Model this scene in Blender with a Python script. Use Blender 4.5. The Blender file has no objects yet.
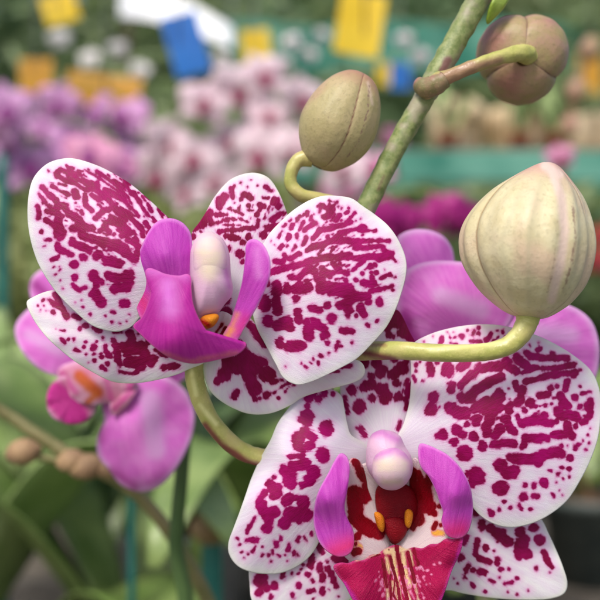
import bpy, math, random
import numpy as np
from mathutils import Vector, Matrix, noise as mnoise
random.seed(7); rng = np.random.default_rng(7)
S = bpy.context.scene
C = S.collection
# ------------------------------------------------------------------ camera, sky, sun, exposure
K = 0.6818                                    # picture width / distance
cam = bpy.data.cameras.new('camera'); cam_o = bpy.data.objects.new('camera', cam); C.objects.link(cam_o)
cam_o.rotation_euler = (math.radians(90), 0, 0)
cam.sensor_width = 36; cam.lens = 36 / K
cam.clip_start = 0.01; cam.clip_end = 200
cam.dof.use_dof = True; cam.dof.focus_distance = 0.2185; cam.dof.aperture_fstop = 9.5
S.camera = cam_o
SUN_EL, SUN_AZ = 52, 205                      # azimuth measured clockwise from +Y: behind the camera, a little to its left
W = bpy.data.worlds.new('World'); S.world = W; W.use_nodes = True
wn = W.node_tree; bg = wn.nodes['Background']
sky = wn.nodes.new('ShaderNodeTexSky'); sky.sky_type = 'NISHITA'; sky.sun_disc = False
sky.sun_elevation = math.radians(SUN_EL); sky.sun_rotation = math.radians(SUN_AZ)
sky.air_density = 1.0; sky.dust_density = 4.0; sky.ozone_density = 0.6
wn.links.new(sky.outputs[0], bg.inputs[0]); bg.inputs[1].default_value = 0.105
sun = bpy.data.lights.new('sun', 'SUN'); sun.energy = 1.5; sun.angle = math.radians(13); sun.color = (1, .965, .92)
sun_o = bpy.data.objects.new('sun', sun); C.objects.link(sun_o)
a, e = math.radians(SUN_AZ), math.radians(SUN_EL)
sd = Vector((math.sin(a) * math.cos(e), math.cos(a) * math.cos(e), math.sin(e)))
sun_o.rotation_euler = sd.to_track_quat('Z', 'Y').to_euler()
S.view_settings.view_transform = 'Standard'; S.view_settings.look = 'None'
S.view_settings.exposure = 0.6; S.view_settings.gamma = 1
S.render.engine = 'CYCLES'
S.cycles.use_denoising = True
S.cycles.max_bounces = 8; S.cycles.transparent_max_bounces = 8

# ------------------------------------------------------------------ helpers
def P(px, py, Y):
    return Vector(((px - 300) / 600 * K * Y, Y, (300 - py) / 600 * K * Y))
def lin(r, g, b):
    f = lambda c: (c / 255 / 12.92) if c / 255 < .04045 else ((c / 255 + .055) / 1.055) ** 2.4
    return (f(r), f(g), f(b), 1)
def tag(o, label=None, cat=None, group=None, kind=None):
    if label: o['label'] = label
    if cat: o['category'] = cat
    if group: o['group'] = group
    if kind: o['kind'] = kind
    return o
def empty(name, loc, label, cat, group=None):
    o = bpy.data.objects.new(name, None); C.objects.link(o); o.location = loc; o.empty_display_size = .01
    tag(o, label, cat, group); return o
def off(parent):
    v = Vector((0, 0, 0))
    while parent is not None:
        v = v + parent.location; parent = parent.parent
    return v
def mesh_obj(name, V, F, mat, parent=None, attrs=None, smooth=True):
    """V in world coordinates; origin goes to the parent's origin."""
    me = bpy.data.meshes.new(name)
    V = np.asarray(V, dtype=np.float64)
    o3 = np.array(off(parent))
    me.from_pydata((V - o3).tolist(), [], [tuple(f) for f in F])
    attrs = dict(attrs or {})
    for nd in mat.node_tree.nodes:                       # a marking this piece does not carry lies 30 units away from it
        if nd.type == 'ATTRIBUTE' and nd.attribute_name not in attrs: attrs[nd.attribute_name] = np.full(len(V), 30.)
    if attrs:
        for k, arr in attrs.items():
            at = me.attributes.new(k, 'FLOAT', 'POINT'); at.data.foreach_set('value', np.asarray(arr, dtype=np.float32))
    if smooth: me.polygons.foreach_set('use_smooth', np.ones(len(me.polygons), dtype=bool))
    me.materials.append(mat); me.update()
    o = bpy.data.objects.new(name, me); C.objects.link(o)
    if parent is not None: o.parent = parent
    return o
def catmull(pts, n, closed=False):
    pts = np.asarray(pts, float); m = len(pts)
    out = []; segs = m if closed else m - 1
    tt = np.linspace(0, segs, n, endpoint=not closed)
    for t in tt:
        i = min(int(t), segs - 1); u = t - i
        if closed: p = [pts[(i + k) % m] for k in (-1, 0, 1, 2)]
        else: p = [pts[max(i - 1, 0)], pts[i], pts[min(i + 1, m - 1)], pts[min(i + 2, m - 1)]]
        out.append(.5 * (2 * p[1] + (p[2] - p[0]) * u + (2 * p[0] - 5 * p[1] + 4 * p[2] - p[3]) * u * u + (3 * p[1] - p[0] - 3 * p[2] + p[3]) * u ** 3))
    return np.array(out)
def resample(poly, n, closed=True):
    q = np.vstack([poly, poly[:1]]) if closed else poly
    d = np.r_[0, np.cumsum(np.linalg.norm(np.diff(q, axis=0), axis=1))]
    t = np.linspace(0, d[-1], n, endpoint=not closed)
    return np.stack([np.interp(t, d, q[:, k]) for k in range(q.shape[1])], 1)
def tps(ctrl):
    c = np.asarray(ctrl, float); xy = c[:, :2] / 100; n = len(c)
    def phi(r): return np.where(r > 1e-9, r * r * np.log(np.maximum(r, 1e-9)), 0)
    A = np.zeros((n + 3, n + 3)); R = np.linalg.norm(xy[:, None] - xy[None], axis=2)
    A[:n, :n] = phi(R) + np.eye(n) * .002; A[:n, n] = 1; A[:n, n + 1:] = xy; A[n, :n] = 1; A[n + 1:, :n] = xy.T
    w = np.linalg.lstsq(A, np.r_[c[:, 2], 0, 0, 0], rcond=None)[0]
    def f(p):
        p = np.asarray(p) / 100; Rr = np.linalg.norm(p[:, None] - xy[None], axis=2)
        return np.clip(phi(Rr) @ w[:n] + w[n] + p @ w[n + 1:], c[:, 2].min() - 2, c[:, 2].max() + 2)
    return f
def strokes(*tiles):
    """tiles: (ox, oy, scale, 'x,y x,y r10; ...') in enlarged coordinates -> capsule list in picture units"""
    caps = []
    for ox, oy, s, txt in tiles:
        for item in txt.replace('\n', ' ').split(';'):
            tk = item.split()
            if not tk: continue
            pts = []; r = 1
            for t in tk:
                if t[0] == 'r': r = float(t[1:]) / s
                else:
                    x, y = t.split(','); pts.append((ox + float(x) / s, oy + float(y) / s))
            if len(pts) == 1: pts = pts * 2
            for p, q in zip(pts[:-1], pts[1:]): caps.append((*p, *q, r))
    return caps
def sdf(pxy, caps, k=.4):
    if not caps: return np.full(len(pxy), 30.)
    acc = np.zeros(len(pxy))
    for x0, y0, x1, y1, r in caps:
        d = np.array([x1 - x0, y1 - y0]); L = d @ d
        rel = pxy - np.array([x0, y0])
        t = np.clip(rel @ d / L, 0, 1) if L > 0 else np.zeros(len(pxy))
        dist = np.linalg.norm(rel - t[:, None] * d, axis=1) - r
        acc += np.exp(-np.clip(dist, -14, 30) / k)
    return np.clip(-k * np.log(acc + 1e-32), -14, 30)
def to_px(V):
    V = np.asarray(V); w = K * V[:, 1]
    return np.stack([300 + V[:, 0] / w * 600, 300 - V[:, 2] / w * 600], 1)

def ring_faces(nr, nt, base=0):
    F = []
    for j in range(nt): F.append((base, base + 1 + j, base + 1 + (j + 1) % nt))
    for i in range(nr - 1):
        a0 = base + 1 + i * nt; b0 = a0 + nt
        for j in range(nt):
            k = (j + 1) % nt
            F.append((a0 + j, b0 + j, b0 + k, a0 + k))
    return F
def infill(caps, n, seed):
    rg = random.Random(seed); A = np.array([c for c in caps if c[4] > 1.25]); mid = (A[:, :2] + A[:, 2:4]) / 2; out = []
    lo, hi = mid.min(0), mid.max(0); cand = np.stack([np.array([rg.uniform(lo[0], hi[0]) for _ in range(n)]), np.array([rg.uniform(lo[1], hi[1]) for _ in range(n)])], 1)
    d = sdf(cand, caps); cnt = (np.linalg.norm(cand[:, None] - mid[None], axis=2) < 13).sum(1)
    return [tuple(c) for c, dd, k in zip(cand, d, cnt) if 1.7 < dd < 5 and k >= 7]
def sheet(name, outline, depth, Y0, mat, parent, center=None, base=None, layers=None, thick=.35, nr=60, nt=260, ruffle=.38, seed=0, grow=0.0, fill=False):
    ol = resample(catmull(outline, len(outline) * 12, True), nt)
    c = np.array(center if center else ol.mean(0)); base = np.array(base if base else c)
    rr = np.linspace(0, 1, nr + 1)[1:]
    pxy = np.vstack([c[None], *[c + r * (ol - c) for r in rr]])
    rad = np.r_[0, np.repeat(rr, nt)]
    d = tps(depth)(pxy)
    th = np.r_[0, np.tile(np.arange(nt) / nt * 2 * math.pi, nr)]
    d = d + ruffle * rad ** 3 * (np.sin(th * 7 + seed) * .6 + np.sin(th * 13 + seed * 2.3) * .4) - .5 * rad ** 10
    Y = Y0 - d / 1000
    V = np.stack([(pxy[:, 0] - 300) / 600 * K * Y, Y, (300 - pxy[:, 1]) / 600 * K * Y], 1)
    rel = pxy - base; attrs = {'vang': np.arctan2(rel[:, 1], rel[:, 0]), 'vdist': np.linalg.norm(rel, axis=1) / 100, 'rim': rad}
    # keep the angle continuous across the petal
    mean = c - base; ma = math.atan2(mean[1], mean[0]) if np.linalg.norm(mean) > 1 else 0
    attrs['vang'] = (attrs['vang'] - ma + math.pi) % (2 * math.pi) - math.pi
    layers = dict(layers or {})
    if fill:
        got = []; rg = random.Random(seed)
        for q in infill(layers['spot'], 5000, seed):
            if all((q[0] - p[0]) ** 2 + (q[1] - p[1]) ** 2 > 3.4 ** 2 for p in got): got.append(q)
        dots = []
        for q in got:
            v = np.array(q) - base; v = v / (np.linalg.norm(v) + 1e-6) * rg.uniform(.4, 1.8); dots.append((q[0] - v[0], q[1] - v[1], q[0] + v[0], q[1] + v[1], rg.uniform(.25, .8)))
        layers['spot'] = layers['spot'] + dots
    for k, v in layers.items(): attrs[k] = sdf(pxy, v) - (grow if k == 'spot' else 0)
    o = mesh_obj(name, V, ring_faces(nr, nt), mat, parent, attrs)
    m = o.modifiers.new('thickness', 'SOLIDIFY'); m.thickness = thick / 1000; m.offset = 1 if False else 0; m.use_rim = True
    return o
def blob(name, outline, d0, h, Y0, mat, parent, layers=None, nr=30, nt=120, depth=None, back=.6, p=2.0):
    ol = resample(catmull(outline, len(outline) * 12, True), nt); c = ol.mean(0)
    rr = np.sin(np.linspace(0, 1, nr + 1)[1:] * math.pi / 2)
    f = tps(depth) if depth else None
    def surf(sign, hh, rr):
        pxy = np.vstack([c[None], *[c + r * (ol - c) for r in rr]]); rad = np.r_[0, np.repeat(rr, nt)]
        d = (f(pxy) if f else d0) + sign * hh * np.sqrt(np.maximum(1 - rad ** p, 0)); return pxy, d
    p1, d1 = surf(1, h, rr); p2, d2 = surf(-1, h * back, rr[:-1])
    pxy = np.vstack([p1, p2]); Y = Y0 - np.r_[d1, d2] / 1000
    V = np.stack([(pxy[:, 0] - 300) / 600 * K * Y, Y, (300 - pxy[:, 1]) / 600 * K * Y], 1)
    F = ring_faces(nr, nt); n1 = len(p1)
    F += [tuple(reversed(q)) for q in ring_faces(nr - 1, nt, n1)]
    a0 = 1 + (nr - 1) * nt; b0 = n1 + 1 + (nr - 2) * nt
    for j in range(nt):
        k = (j + 1) % nt; F.append((a0 + j, b0 + j, b0 + k, a0 + k))
    attrs = {'vang': np.zeros(len(V)), 'vdist': pxy[:, 1] / 100, 'rim': np.zeros(len(V))}
    for k, v in (layers or {}).items(): attrs[k] = sdf(pxy, v)
    return mesh_obj(name, V, F, mat, parent, attrs)
def tube(name, pts, mat, parent, nseg=60, nt=24, cap=True, lumps=0, layers=None, seed=0):
    """pts: world x, y, z, radius"""
    q = catmull(pts, nseg); V = []; attrs_v = []
    prev = None
    for i in range(nseg):
        t = Vector(q[min(i + 1, nseg - 1), :3] - q[max(i - 1, 0), :3]).normalized()
        if prev is None:
            u = t.cross(Vector((0, 1, 0.01)));
            if u.length < .1: u = t.cross(Vector((1, 0, 0)))
        else: u = prev - t * prev.dot(t)
        u.normalize(); prev = u; w = t.cross(u)
        for j in range(nt):
            an = 2 * math.pi * j / nt; r = q[i, 3]
            if lumps: r *= 1 + lumps * mnoise.noise(Vector((math.cos(an) * 1.3 + seed, math.sin(an) * 1.3, i * .35)))
            V.append(Vector(q[i, :3]) + (u * math.cos(an) + w * math.sin(an)) * r); attrs_v.append(i / nseg)
    F = [(i * nt + j, i * nt + (j + 1) % nt, (i + 1) * nt + (j + 1) % nt, (i + 1) * nt + j) for i in range(nseg - 1) for j in range(nt)]
    if cap: F += [tuple(range(nt)), tuple((nseg - 1) * nt + j for j in reversed(range(nt)))]
    V = np.array([tuple(v) for v in V]); attrs = {'vdist': attrs_v}
    for k, v in (layers or {}).items(): attrs[k] = sdf(to_px(V), v)
    return mesh_obj(name, V, F, mat, parent, attrs)
def ptube(name, pts, Y0, mat, parent, **kw):
    """pts: px, py, depth mm, radius in picture units"""
    w = []
    for x, y, d, r in pts:
        Y = Y0 - d / 1000; p = P(x, y, Y); w.append((*p, r / 600 * K * Y))
    return tube(name, w, mat, parent, **kw)
def bud(name, base, tip, width, mat, parent, prof, lobes=3, lobe_amp=.06, twist=0.0, phase=0.0, bend=0, layers=None, groove=.03, n=80, nt=150, depthscale=1.0):
    """base/tip world points, width = max radius in metres, prof list (t, r)"""
    base, tip = Vector(base), Vector(tip); ax = tip - base; L = ax.length; ax.normalize()
    u = ax.cross(Vector((0, 1, 0))); u.normalize(); w = ax.cross(u)
    pr = catmull(prof, n); V = []; seam = []; tt = []
    for i in range(n):
        t, r = pr[i]
        for j in range(nt):
            an = 2 * math.pi * j / nt
            s = abs(math.cos((an + phase + twist * t) * lobes / 2))          # 0 at a seam
            f = 1 + lobe_amp * (s ** .5 - .6)
            f += groove * .5 * math.sin((an + phase) * 17 + 2 * math.sin(3 * t)) * math.sin(math.pi * min(1, max(0, t))) * .3
            rr = max(r, 0) * width * f
            cpt = base + ax * L * t + u * (bend * math.sin(math.pi * t))
            V.append(cpt + u * math.cos(an) * rr + w * math.sin(an) * rr * depthscale); seam.append(s); tt.append(t)
    F = [(i * nt + j, i * nt + (j + 1) % nt, (i + 1) * nt + (j + 1) % nt, (i + 1) * nt + j) for i in range(n - 1) for j in range(nt)]
    F += [tuple(range(nt)), tuple((n - 1) * nt + j for j in reversed(range(nt)))]
    V = np.array([tuple(v) for v in V]); attrs = {'seam': seam, 'vdist': tt}
    for k, v in (layers or {}).items(): attrs[k] = sdf(to_px(V), v)
    return mesh_obj(name, V, F, mat, parent, attrs)

# ------------------------------------------------------------------ materials
class NT:
    def __init__(s, name):
        s.m = bpy.data.materials.new(name); s.m.use_nodes = True; s.t = s.m.node_tree
        s.b = s.t.nodes['Principled BSDF']; s.out = s.t.nodes['Material Output']
    def n(s, k, **kw):
        x = s.t.nodes.new(k)
        for a_, v in kw.items(): setattr(x, a_, v)
        return x
    def l(s, a_, b_): s.t.links.new(a_, b_)
    def attr(s, name): x = s.n('ShaderNodeAttribute', attribute_name=name); return x.outputs['Fac']
    def val(s, x, sock):
        if isinstance(x, (int, float, tuple)): sock.default_value = x
        else: s.l(x, sock)
    def math(s, op, a_, b_=0.0, clamp=False):
        x = s.n('ShaderNodeMath', operation=op, use_clamp=clamp); s.val(a_, x.inputs[0]); s.val(b_, x.inputs[1]); return x.outputs[0]
    def rng(s, v, a0, a1, b0=0.0, b1=1.0, smooth=True):
        if a0 > a1: a0, a1, b0, b1 = a1, a0, b1, b0
        x = s.n('ShaderNodeMapRange', interpolation_type='SMOOTHSTEP' if smooth else 'LINEAR'); s.val(v, x.inputs['Value'])
        for k, q in zip(('From Min', 'From Max', 'To Min', 'To Max'), (a0, a1, b0, b1)): x.inputs[k].default_value = q
        return x.outputs['Result']
    def mix(s, f, c1, c2, mode='MIX'):
        x = s.n('ShaderNodeMix', data_type='RGBA', blend_type=mode); s.val(f, x.inputs[0]); s.val(c1, x.inputs[6]); s.val(c2, x.inputs[7]); return x.outputs[2]
    def noise(s, scale, vec=None, detail=3, rough=.55, dist=0.0):
        x = s.n('ShaderNodeTexNoise'); x.inputs['Scale'].default_value = scale; x.inputs['Detail'].default_value = detail
        x.inputs['Roughness'].default_value = rough; x.inputs['Distortion'].default_value = dist
        if vec is None: vec = s.obj()
        s.l(vec, x.inputs['Vector']); return x.outputs['Fac']
    def obj(s): return s.n('ShaderNodeTexCoord').outputs['Object']
    def vec(s, x, y, z=0.0):
        c = s.n('ShaderNodeCombineXYZ'); s.val(x, c.inputs[0]); s.val(y, c.inputs[1]); s.val(z, c.inputs[2]); return c.outputs[0]
    def bump(s, h, strength, dist):
        x = s.n('ShaderNodeBump'); x.inputs['Strength'].default_value = strength; x.inputs['Distance'].default_value = dist
        s.l(h, x.inputs['Height']); s.l(x.outputs[0], s.b.inputs['Normal']); return x.outputs[0]
    def translucent(s, col, f, nrm=None):
        t = s.n('ShaderNodeBsdfTranslucent'); s.val(col, t.inputs[0])
        if nrm is not None: s.l(nrm, t.inputs['Normal'])
        x = s.n('ShaderNodeMixShader'); x.inputs[0].default_value = f
        s.l(s.b.outputs[0], x.inputs[1]); s.l(t.outputs[0], x.inputs[2]); s.l(x.outputs[0], s.out.inputs['Surface'])
def petal_mat(name, ground, spot_layers, halo=None, vein=(.93, .86, .95), rough=.5, trans=.16, mottle=None, edge=None, sss=.12, bumpy=1.0, grow=0.0):
    M = NT(name); ang = M.attr('vang'); dist = M.attr('vdist')
    vv = M.vec(M.math('MULTIPLY', ang, 26.0), M.math('MULTIPLY', dist, 2.2)); veins = M.noise(1.0, vv, 4, .6)
    vf = M.vec(M.math('MULTIPLY', ang, 95.0), M.math('MULTIPLY', dist, 14)); fine = M.noise(1.0, vf, 3, .6)
    big = M.noise(140, None, 3, .5)
    col = M.mix(M.rng(veins, .3, .75), ground, tuple(c * q for c, q in zip(ground[:3], vein)) + (1,))
    if mottle: col = M.mix(M.math('MULTIPLY', M.rng(big, .4, .75), .7), col, mottle)
    if edge: col = M.mix(M.rng(M.attr('rim'), edge[1], edge[2]), col, edge[0])
    nz = M.noise(1500, None, 3, .6); nz2 = M.noise(560, None, 2, .5)
    wob = M.math('ADD', M.math('MULTIPLY', M.math('SUBTRACT', nz, .5), 1.7), M.math('MULTIPLY', M.math('SUBTRACT', nz2, .5), 3.2))
    streak = M.noise(1.0, M.vec(M.math('MULTIPLY', ang, 24.0), M.math('MULTIPLY', dist, 7.5), 3.3), 1, .5, .4)
    wob2 = M.math('ADD', wob, M.math('MULTIPLY', M.math('SUBTRACT', streak, .5), 4.6))
    for at, c1, c2, soft in spot_layers:
        v = M.math('ADD', M.math('SUBTRACT', M.attr(at), grow), wob2 if at == 'spot' else wob)
        if halo and at == 'spot':
            col = M.mix(M.rng(v, 9, 0, 0, .42), col, lin(238, 184, 226))
        if halo: col = M.mix(M.rng(v, 2.2, -.3, 0, .85), col, halo)
        cc = M.mix(M.rng(M.math('ADD', M.math('MULTIPLY', big, .6), M.math('MULTIPLY', fine, .4)), .35, .65), c1, c2)
        f = M.rng(v, soft * .5, -soft * .5)
        col = M.mix(f, col, cc)
    M.l(col, M.b.inputs['Base Color'])
    rg = M.rng(fine, .3, .7, rough - .08, rough + .1); M.l(rg, M.b.inputs['Roughness'])
    M.b.inputs['Subsurface Weight'].default_value = sss; M.b.inputs['Subsurface Radius'].default_value = (1, .6, .7); M.b.inputs['Subsurface Scale'].default_value = .0016
    M.b.inputs['Specular IOR Level'].default_value = .22
    cell = M.n('ShaderNodeTexVoronoi'); cell.inputs['Scale'].default_value = 4200; M.l(M.obj(), cell.inputs['Vector'])
    h = M.math('ADD', M.math('MULTIPLY', veins, 1.0), M.math('ADD', M.math('MULTIPLY', fine, .35), M.math('MULTIPLY', cell.outputs['Distance'], .3)))
    nb = M.bump(h, .55 * bumpy, .0006)
    M.translucent(col, trans, nb)
    return M.m
WHITE = (.88, .81, .895, 1); HALO = lin(226, 120, 190)
CRIM1, CRIM2 = lin(134, 0, 66), lin(170, 0, 104)
m_petal = petal_mat('spotted_petal', WHITE, [('spot', CRIM1, CRIM2, 1.3)], HALO, edge=((.86, .83, .82, 1), .9, 1.0), grow=.05, bumpy=.45)
m_sepal = petal_mat('spotted_sepal', (.88, .83, .87, 1), [('spot', lin(128, 0, 56), lin(158, 0, 90), 1.2)], HALO, edge=((.86, .84, .78, 1), .92, 1.0), grow=.1, bumpy=.45)
MAUVE = lin(205, 88, 200)
m_lobe = petal_mat('lip_side_lobe', lin(208, 84, 198), [('pink', lin(206, 40, 120), lin(226, 60, 130), 26), ('pale', lin(226, 140, 220), lin(218, 120, 212), 14), ('gold', lin(240, 176, 60), lin(238, 150, 90), 12)], None, rough=.38, trans=.26, vein=(.82, .5, .84), edge=(lin(228, 140, 222), .9, 1.0), bumpy=.6)
m_lipfront = petal_mat('lip_front', lin(198, 52, 166), [('pale', lin(222, 134, 220), lin(214, 116, 212), 24), ('warm', lin(222, 120, 140), lin(214, 90, 130), 8)], None, rough=.36, trans=.2, vein=(.84, .5, .86), edge=(lin(214, 80, 168), .93, 1.0), bumpy=.6)
m_midlobe = petal_mat('lip_striped', lin(176, 10, 78), [('cream', lin(240, 205, 150), lin(236, 214, 190), 3.5), ('fleck', lin(235, 150, 190), lin(225, 110, 160), 1.6), ('stripe', lin(120, 0, 30), lin(150, 0, 50), .9), ('rimv', lin(190, 40, 150), lin(180, 30, 140), 5)], None, rough=.42, bumpy=1.4, edge=(lin(206, 60, 130), .92, 1.0))
m_throat = petal_mat('lip_throat', lin(232, 214, 214), [('gold', lin(240, 170, 60), lin(244, 190, 90), 3), ('stripe', lin(120, 0, 10), lin(150, 0, 28), 1.2)], lin(226, 130, 150), rough=.35, grow=.9)
m_callus = petal_mat('callus', lin(232, 150, 34), [('stripe', lin(190, 20, 10), lin(170, 10, 20), 5.0)], None, rough=.5, mottle=lin(214, 96, 20), bumpy=1.5)
m_red = petal_mat('throat_red', lin(134, 0, 20), [], None, rough=.5, trans=.05, mottle=lin(96, 0, 20), bumpy=1.5)
m_column = petal_mat('flower_column', lin(236, 198, 222), [('cream', lin(238, 222, 196), lin(240, 214, 210), 20), ('pinkc', lin(205, 130, 200), lin(214, 140, 205), 10), ('greenc', lin(205, 180, 160), lin(214, 190, 176), 10)], None, rough=.34, bumpy=.5, sss=.25)
m_mauve = petal_mat('mauve_petal', lin(240, 136, 226), [('pale', lin(238, 182, 236), lin(236, 172, 232), 14), ('deep', lin(190, 66, 170), lin(182, 66, 160), 12)], None, rough=.5, trans=.3, mottle=lin(244, 160, 234), bumpy=.8, vein=(.9, .66, .92), edge=(lin(246, 190, 242), .86, 1.0))
m_dullsepal = petal_mat('mauve_lip', lin(224, 166, 190), [('deep', lin(214, 60, 160), lin(206, 56, 150), 9), ('gold', lin(216, 120, 60), lin(200, 80, 50), 6)], None, rough=.45, mottle=lin(206, 110, 150), edge=(lin(236, 180, 214), .8, 1.0))

def stem_mat(name, c1, c2, c3, scale=160, layers=(), rough=.45, streak=8, pits=0):
    M = NT(name); mp = M.n('ShaderNodeMapping'); mp.inputs['Scale'].default_value = (1, 1, 1); M.l(M.obj(), mp.inputs['Vector'])
    n1 = M.noise(scale, mp.outputs[0], 5, .65); n2 = M.noise(scale * 5, None, 3, .6); n3 = M.noise(scale * .35, None, 2, .5)
    col = M.mix(M.rng(n1, .35, .65), c1, c2); col = M.mix(M.rng(n3, .48, .7), col, c3)
    col = M.mix(M.math('MULTIPLY', M.rng(n2, .55, .75), .4), col, tuple(min(1, c * 1.7 + .03) for c in c1[:3]) + (1,))
    for at, cc, soft in layers:
        col = M.mix(M.rng(M.math('ADD', M.attr(at), M.math('MULTIPLY', M.math('SUBTRACT', n1, .5), 3)), soft * .5, -soft * .5), col, cc)
    M.l(col, M.b.inputs['Base Color']); M.b.inputs['Roughness'].default_value = rough
    M.b.inputs['Subsurface Weight'].default_value = .1; M.b.inputs['Subsurface Radius'].default_value = (.8, 1, .4); M.b.inputs['Subsurface Scale'].default_value = .001
    M.bump(M.math('ADD', n1, M.math('MULTIPLY', n2, .5)), .35, .0005)
    return M.m
m_spike = stem_mat('spike_green', lin(112, 130, 70), lin(152, 160, 104), lin(158, 152, 124), 520, layers=(('scar', lin(196, 186, 160), 1.5), ('purple', lin(128, 92, 84), 4)))
m_pedicel = stem_mat('pedicel_green', lin(170, 172, 90), lin(190, 186, 110), lin(196, 184, 118), 260, layers=(('brownish', lin(164, 130, 100), 8), ('purple', lin(132, 70, 62), 6), ('pale', lin(222, 220, 150), 5)), rough=.35)
m_leafy = stem_mat('bract_green', lin(132, 160, 50), lin(160, 180, 70), lin(150, 170, 80), 260)
m_bract = stem_mat('bract_brown', lin(150, 126, 96), lin(128, 122, 78), lin(160, 112, 100), 420)
def bud_mat(name, c1, c2, blush, tipc, seamc):
    M = NT(name); n1 = M.noise(170, None, 4, .6); n2 = M.noise(900, None, 3, .6); s = M.attr('seam'); t = M.attr('vdist')
    col = M.mix(M.rng(n1, .35, .68), c1, c2)
    col = M.mix(M.math('MULTIPLY', M.rng(M.noise(60, None, 2, .5), .45, .62), .7), col, blush)
    col = M.mix(M.math('MULTIPLY', M.rng(n2, .5, .75), .45), col, tuple(c * .62 for c in c1[:3]) + (1,))
    col = M.mix(M.rng(M.math('ADD', t, M.math('MULTIPLY', n1, .2)), .86, 1.08), col, tipc)
    col = M.mix(M.rng(s, .07, .0, 0, .85), col, seamc)
    col = M.mix(M.rng(M.math('ADD', M.attr('ridge'), M.math('MULTIPLY', M.math('SUBTRACT', n2, .5), 2)), 3.4, -2.4, 0, .85), col, lin(224, 198, 186))
    col = M.mix(M.rng(M.math('ADD', M.attr('dark'), M.math('MULTIPLY', M.math('SUBTRACT', n2, .5), 7)), .8, -.8, 0, .8), col, lin(140, 110, 96))
    col = M.mix(M.rng(M.attr('crease_shade'), 5, -3, 0, .6), col, tuple(c * .72 for c in c2[:3]) + (1,))  # shade of the creases, painted darker into the bud colour
    M.l(col, M.b.inputs['Base Color']); M.b.inputs['Roughness'].default_value = .5
    M.b.inputs['Subsurface Weight'].default_value = .15; M.b.inputs['Subsurface Radius'].default_value = (1, .8, .5); M.b.inputs['Subsurface Scale'].default_value = .002
    M.bump(M.math('ADD', M.math('MULTIPLY', n2, .6), n1), .4, .0005)
    return M.m
m_budbig = bud_mat('bud_cream', lin(204, 192, 150), lin(216, 206, 168), lin(212, 182, 158), lin(200, 160, 146), lin(150, 120, 84))
m_budleft = bud_mat('bud_olive', lin(172, 160, 112), lin(186, 170, 126), lin(182, 150, 122), lin(170, 128, 104), lin(120, 70, 60))
m_budtop = bud_mat('bud_rosy', lin(162, 146, 98), lin(176, 142, 118), lin(168, 108, 106), lin(160, 106, 104), lin(104, 66, 54))

# ------------------------------------------------------------------ the orchid in focus
YA, YB, YS = .2185, .2245, .2365
BENCH = -.35
hero = empty('orchid_plant', (P(320, 600, YS).x, YS + .01, BENCH), 'crimson spotted white orchid in sharp focus with two open flowers and three buds', 'orchid')

# spike: from above the frame down behind the flowers to its pot
stem_pts = [(498, -40, 0, 12.5), (478, 0, 0, 12), (455, 42, 0, 11.5), (432, 84, 0, 11.8), (422, 102, 0, 10.6), (397, 146, 0, 10.2), (372, 195, 0, 10.4), (345, 262, 0, 10.2), (330, 330, 0, 10.6), (324, 380, 0, 10.4), (318, 450, 0, 10.8), (316, 540, 0, 11), (318, 640, 0, 11)]
wp = []
for x, y, d, r in stem_pts:
    p = P(x, y, YS); wp.append((*p, r / 600 * K * YS))
wp.append((P(322, 0, YS).x, YS + .006, -.19, .0046)); wp.append((P(322, 0, YS).x, YS + .01, BENCH + .085, .005))
spike = tube('spike', wp, m_spike, hero, nseg=220, nt=32, lumps=.1, layers={'scar': strokes((0, 0, 1, '424,92 441,80 r2; 418,90 430,97 r1.6')), 'purple': strokes((0, 0, 1, '448,60 442,72 r4; 378,190 384,176 r1'))})
ptube('bract', [(419, 84, 2, 7), (424, 87, 3.6, 10), (431, 87, 5, 10.5), (437, 84, 5.6, 10), (444, 79, 5.6, 9.2)], YS, m_bract, hero, nseg=24, lumps=.12)
sheet('bract', [(487, 24), (488, 14), (492, 2), (499, -12), (512, -24), (512, -8), (505, 5), (497, 15)], [(487, 24, 0), (512, -24, -2), (492, 2, 3), (505, 5, 1)], YS, m_leafy, hero, nr=14, nt=70, thick=.5, ruffle=.1)

# --- upper flower
ped = [(335, 330, 0, 8), (300, 350, 2, 9), (300, 440, 3, 8.6), (268, 458, 4, 8.8), (240, 450, 6, 9.2), (214, 425, 8, 9.2), (199, 395, 9, 9.4), (194, 368, 10, 9.4), (200, 340, 12, 9), (212, 315, 14, 8)]
fa = ptube('flower', [(322, 440, 1, 9), (300, 455, 1.5, 8.8)] + ped[3:], YS, m_pedicel, hero, nseg=120, nt=32, lumps=.05, layers={'purple': strokes((0, 0, 1, '205,425 222,446 r3; 222,446 246,462 r4; 246,464 270,470 r5')), 'pale': strokes((0, 0, 1, '190,365 196,395 r2; 200,405 216,424 r2'))})
tag(fa, 'upper spotted flower turned three-quarters, its lip pointing down')

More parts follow.
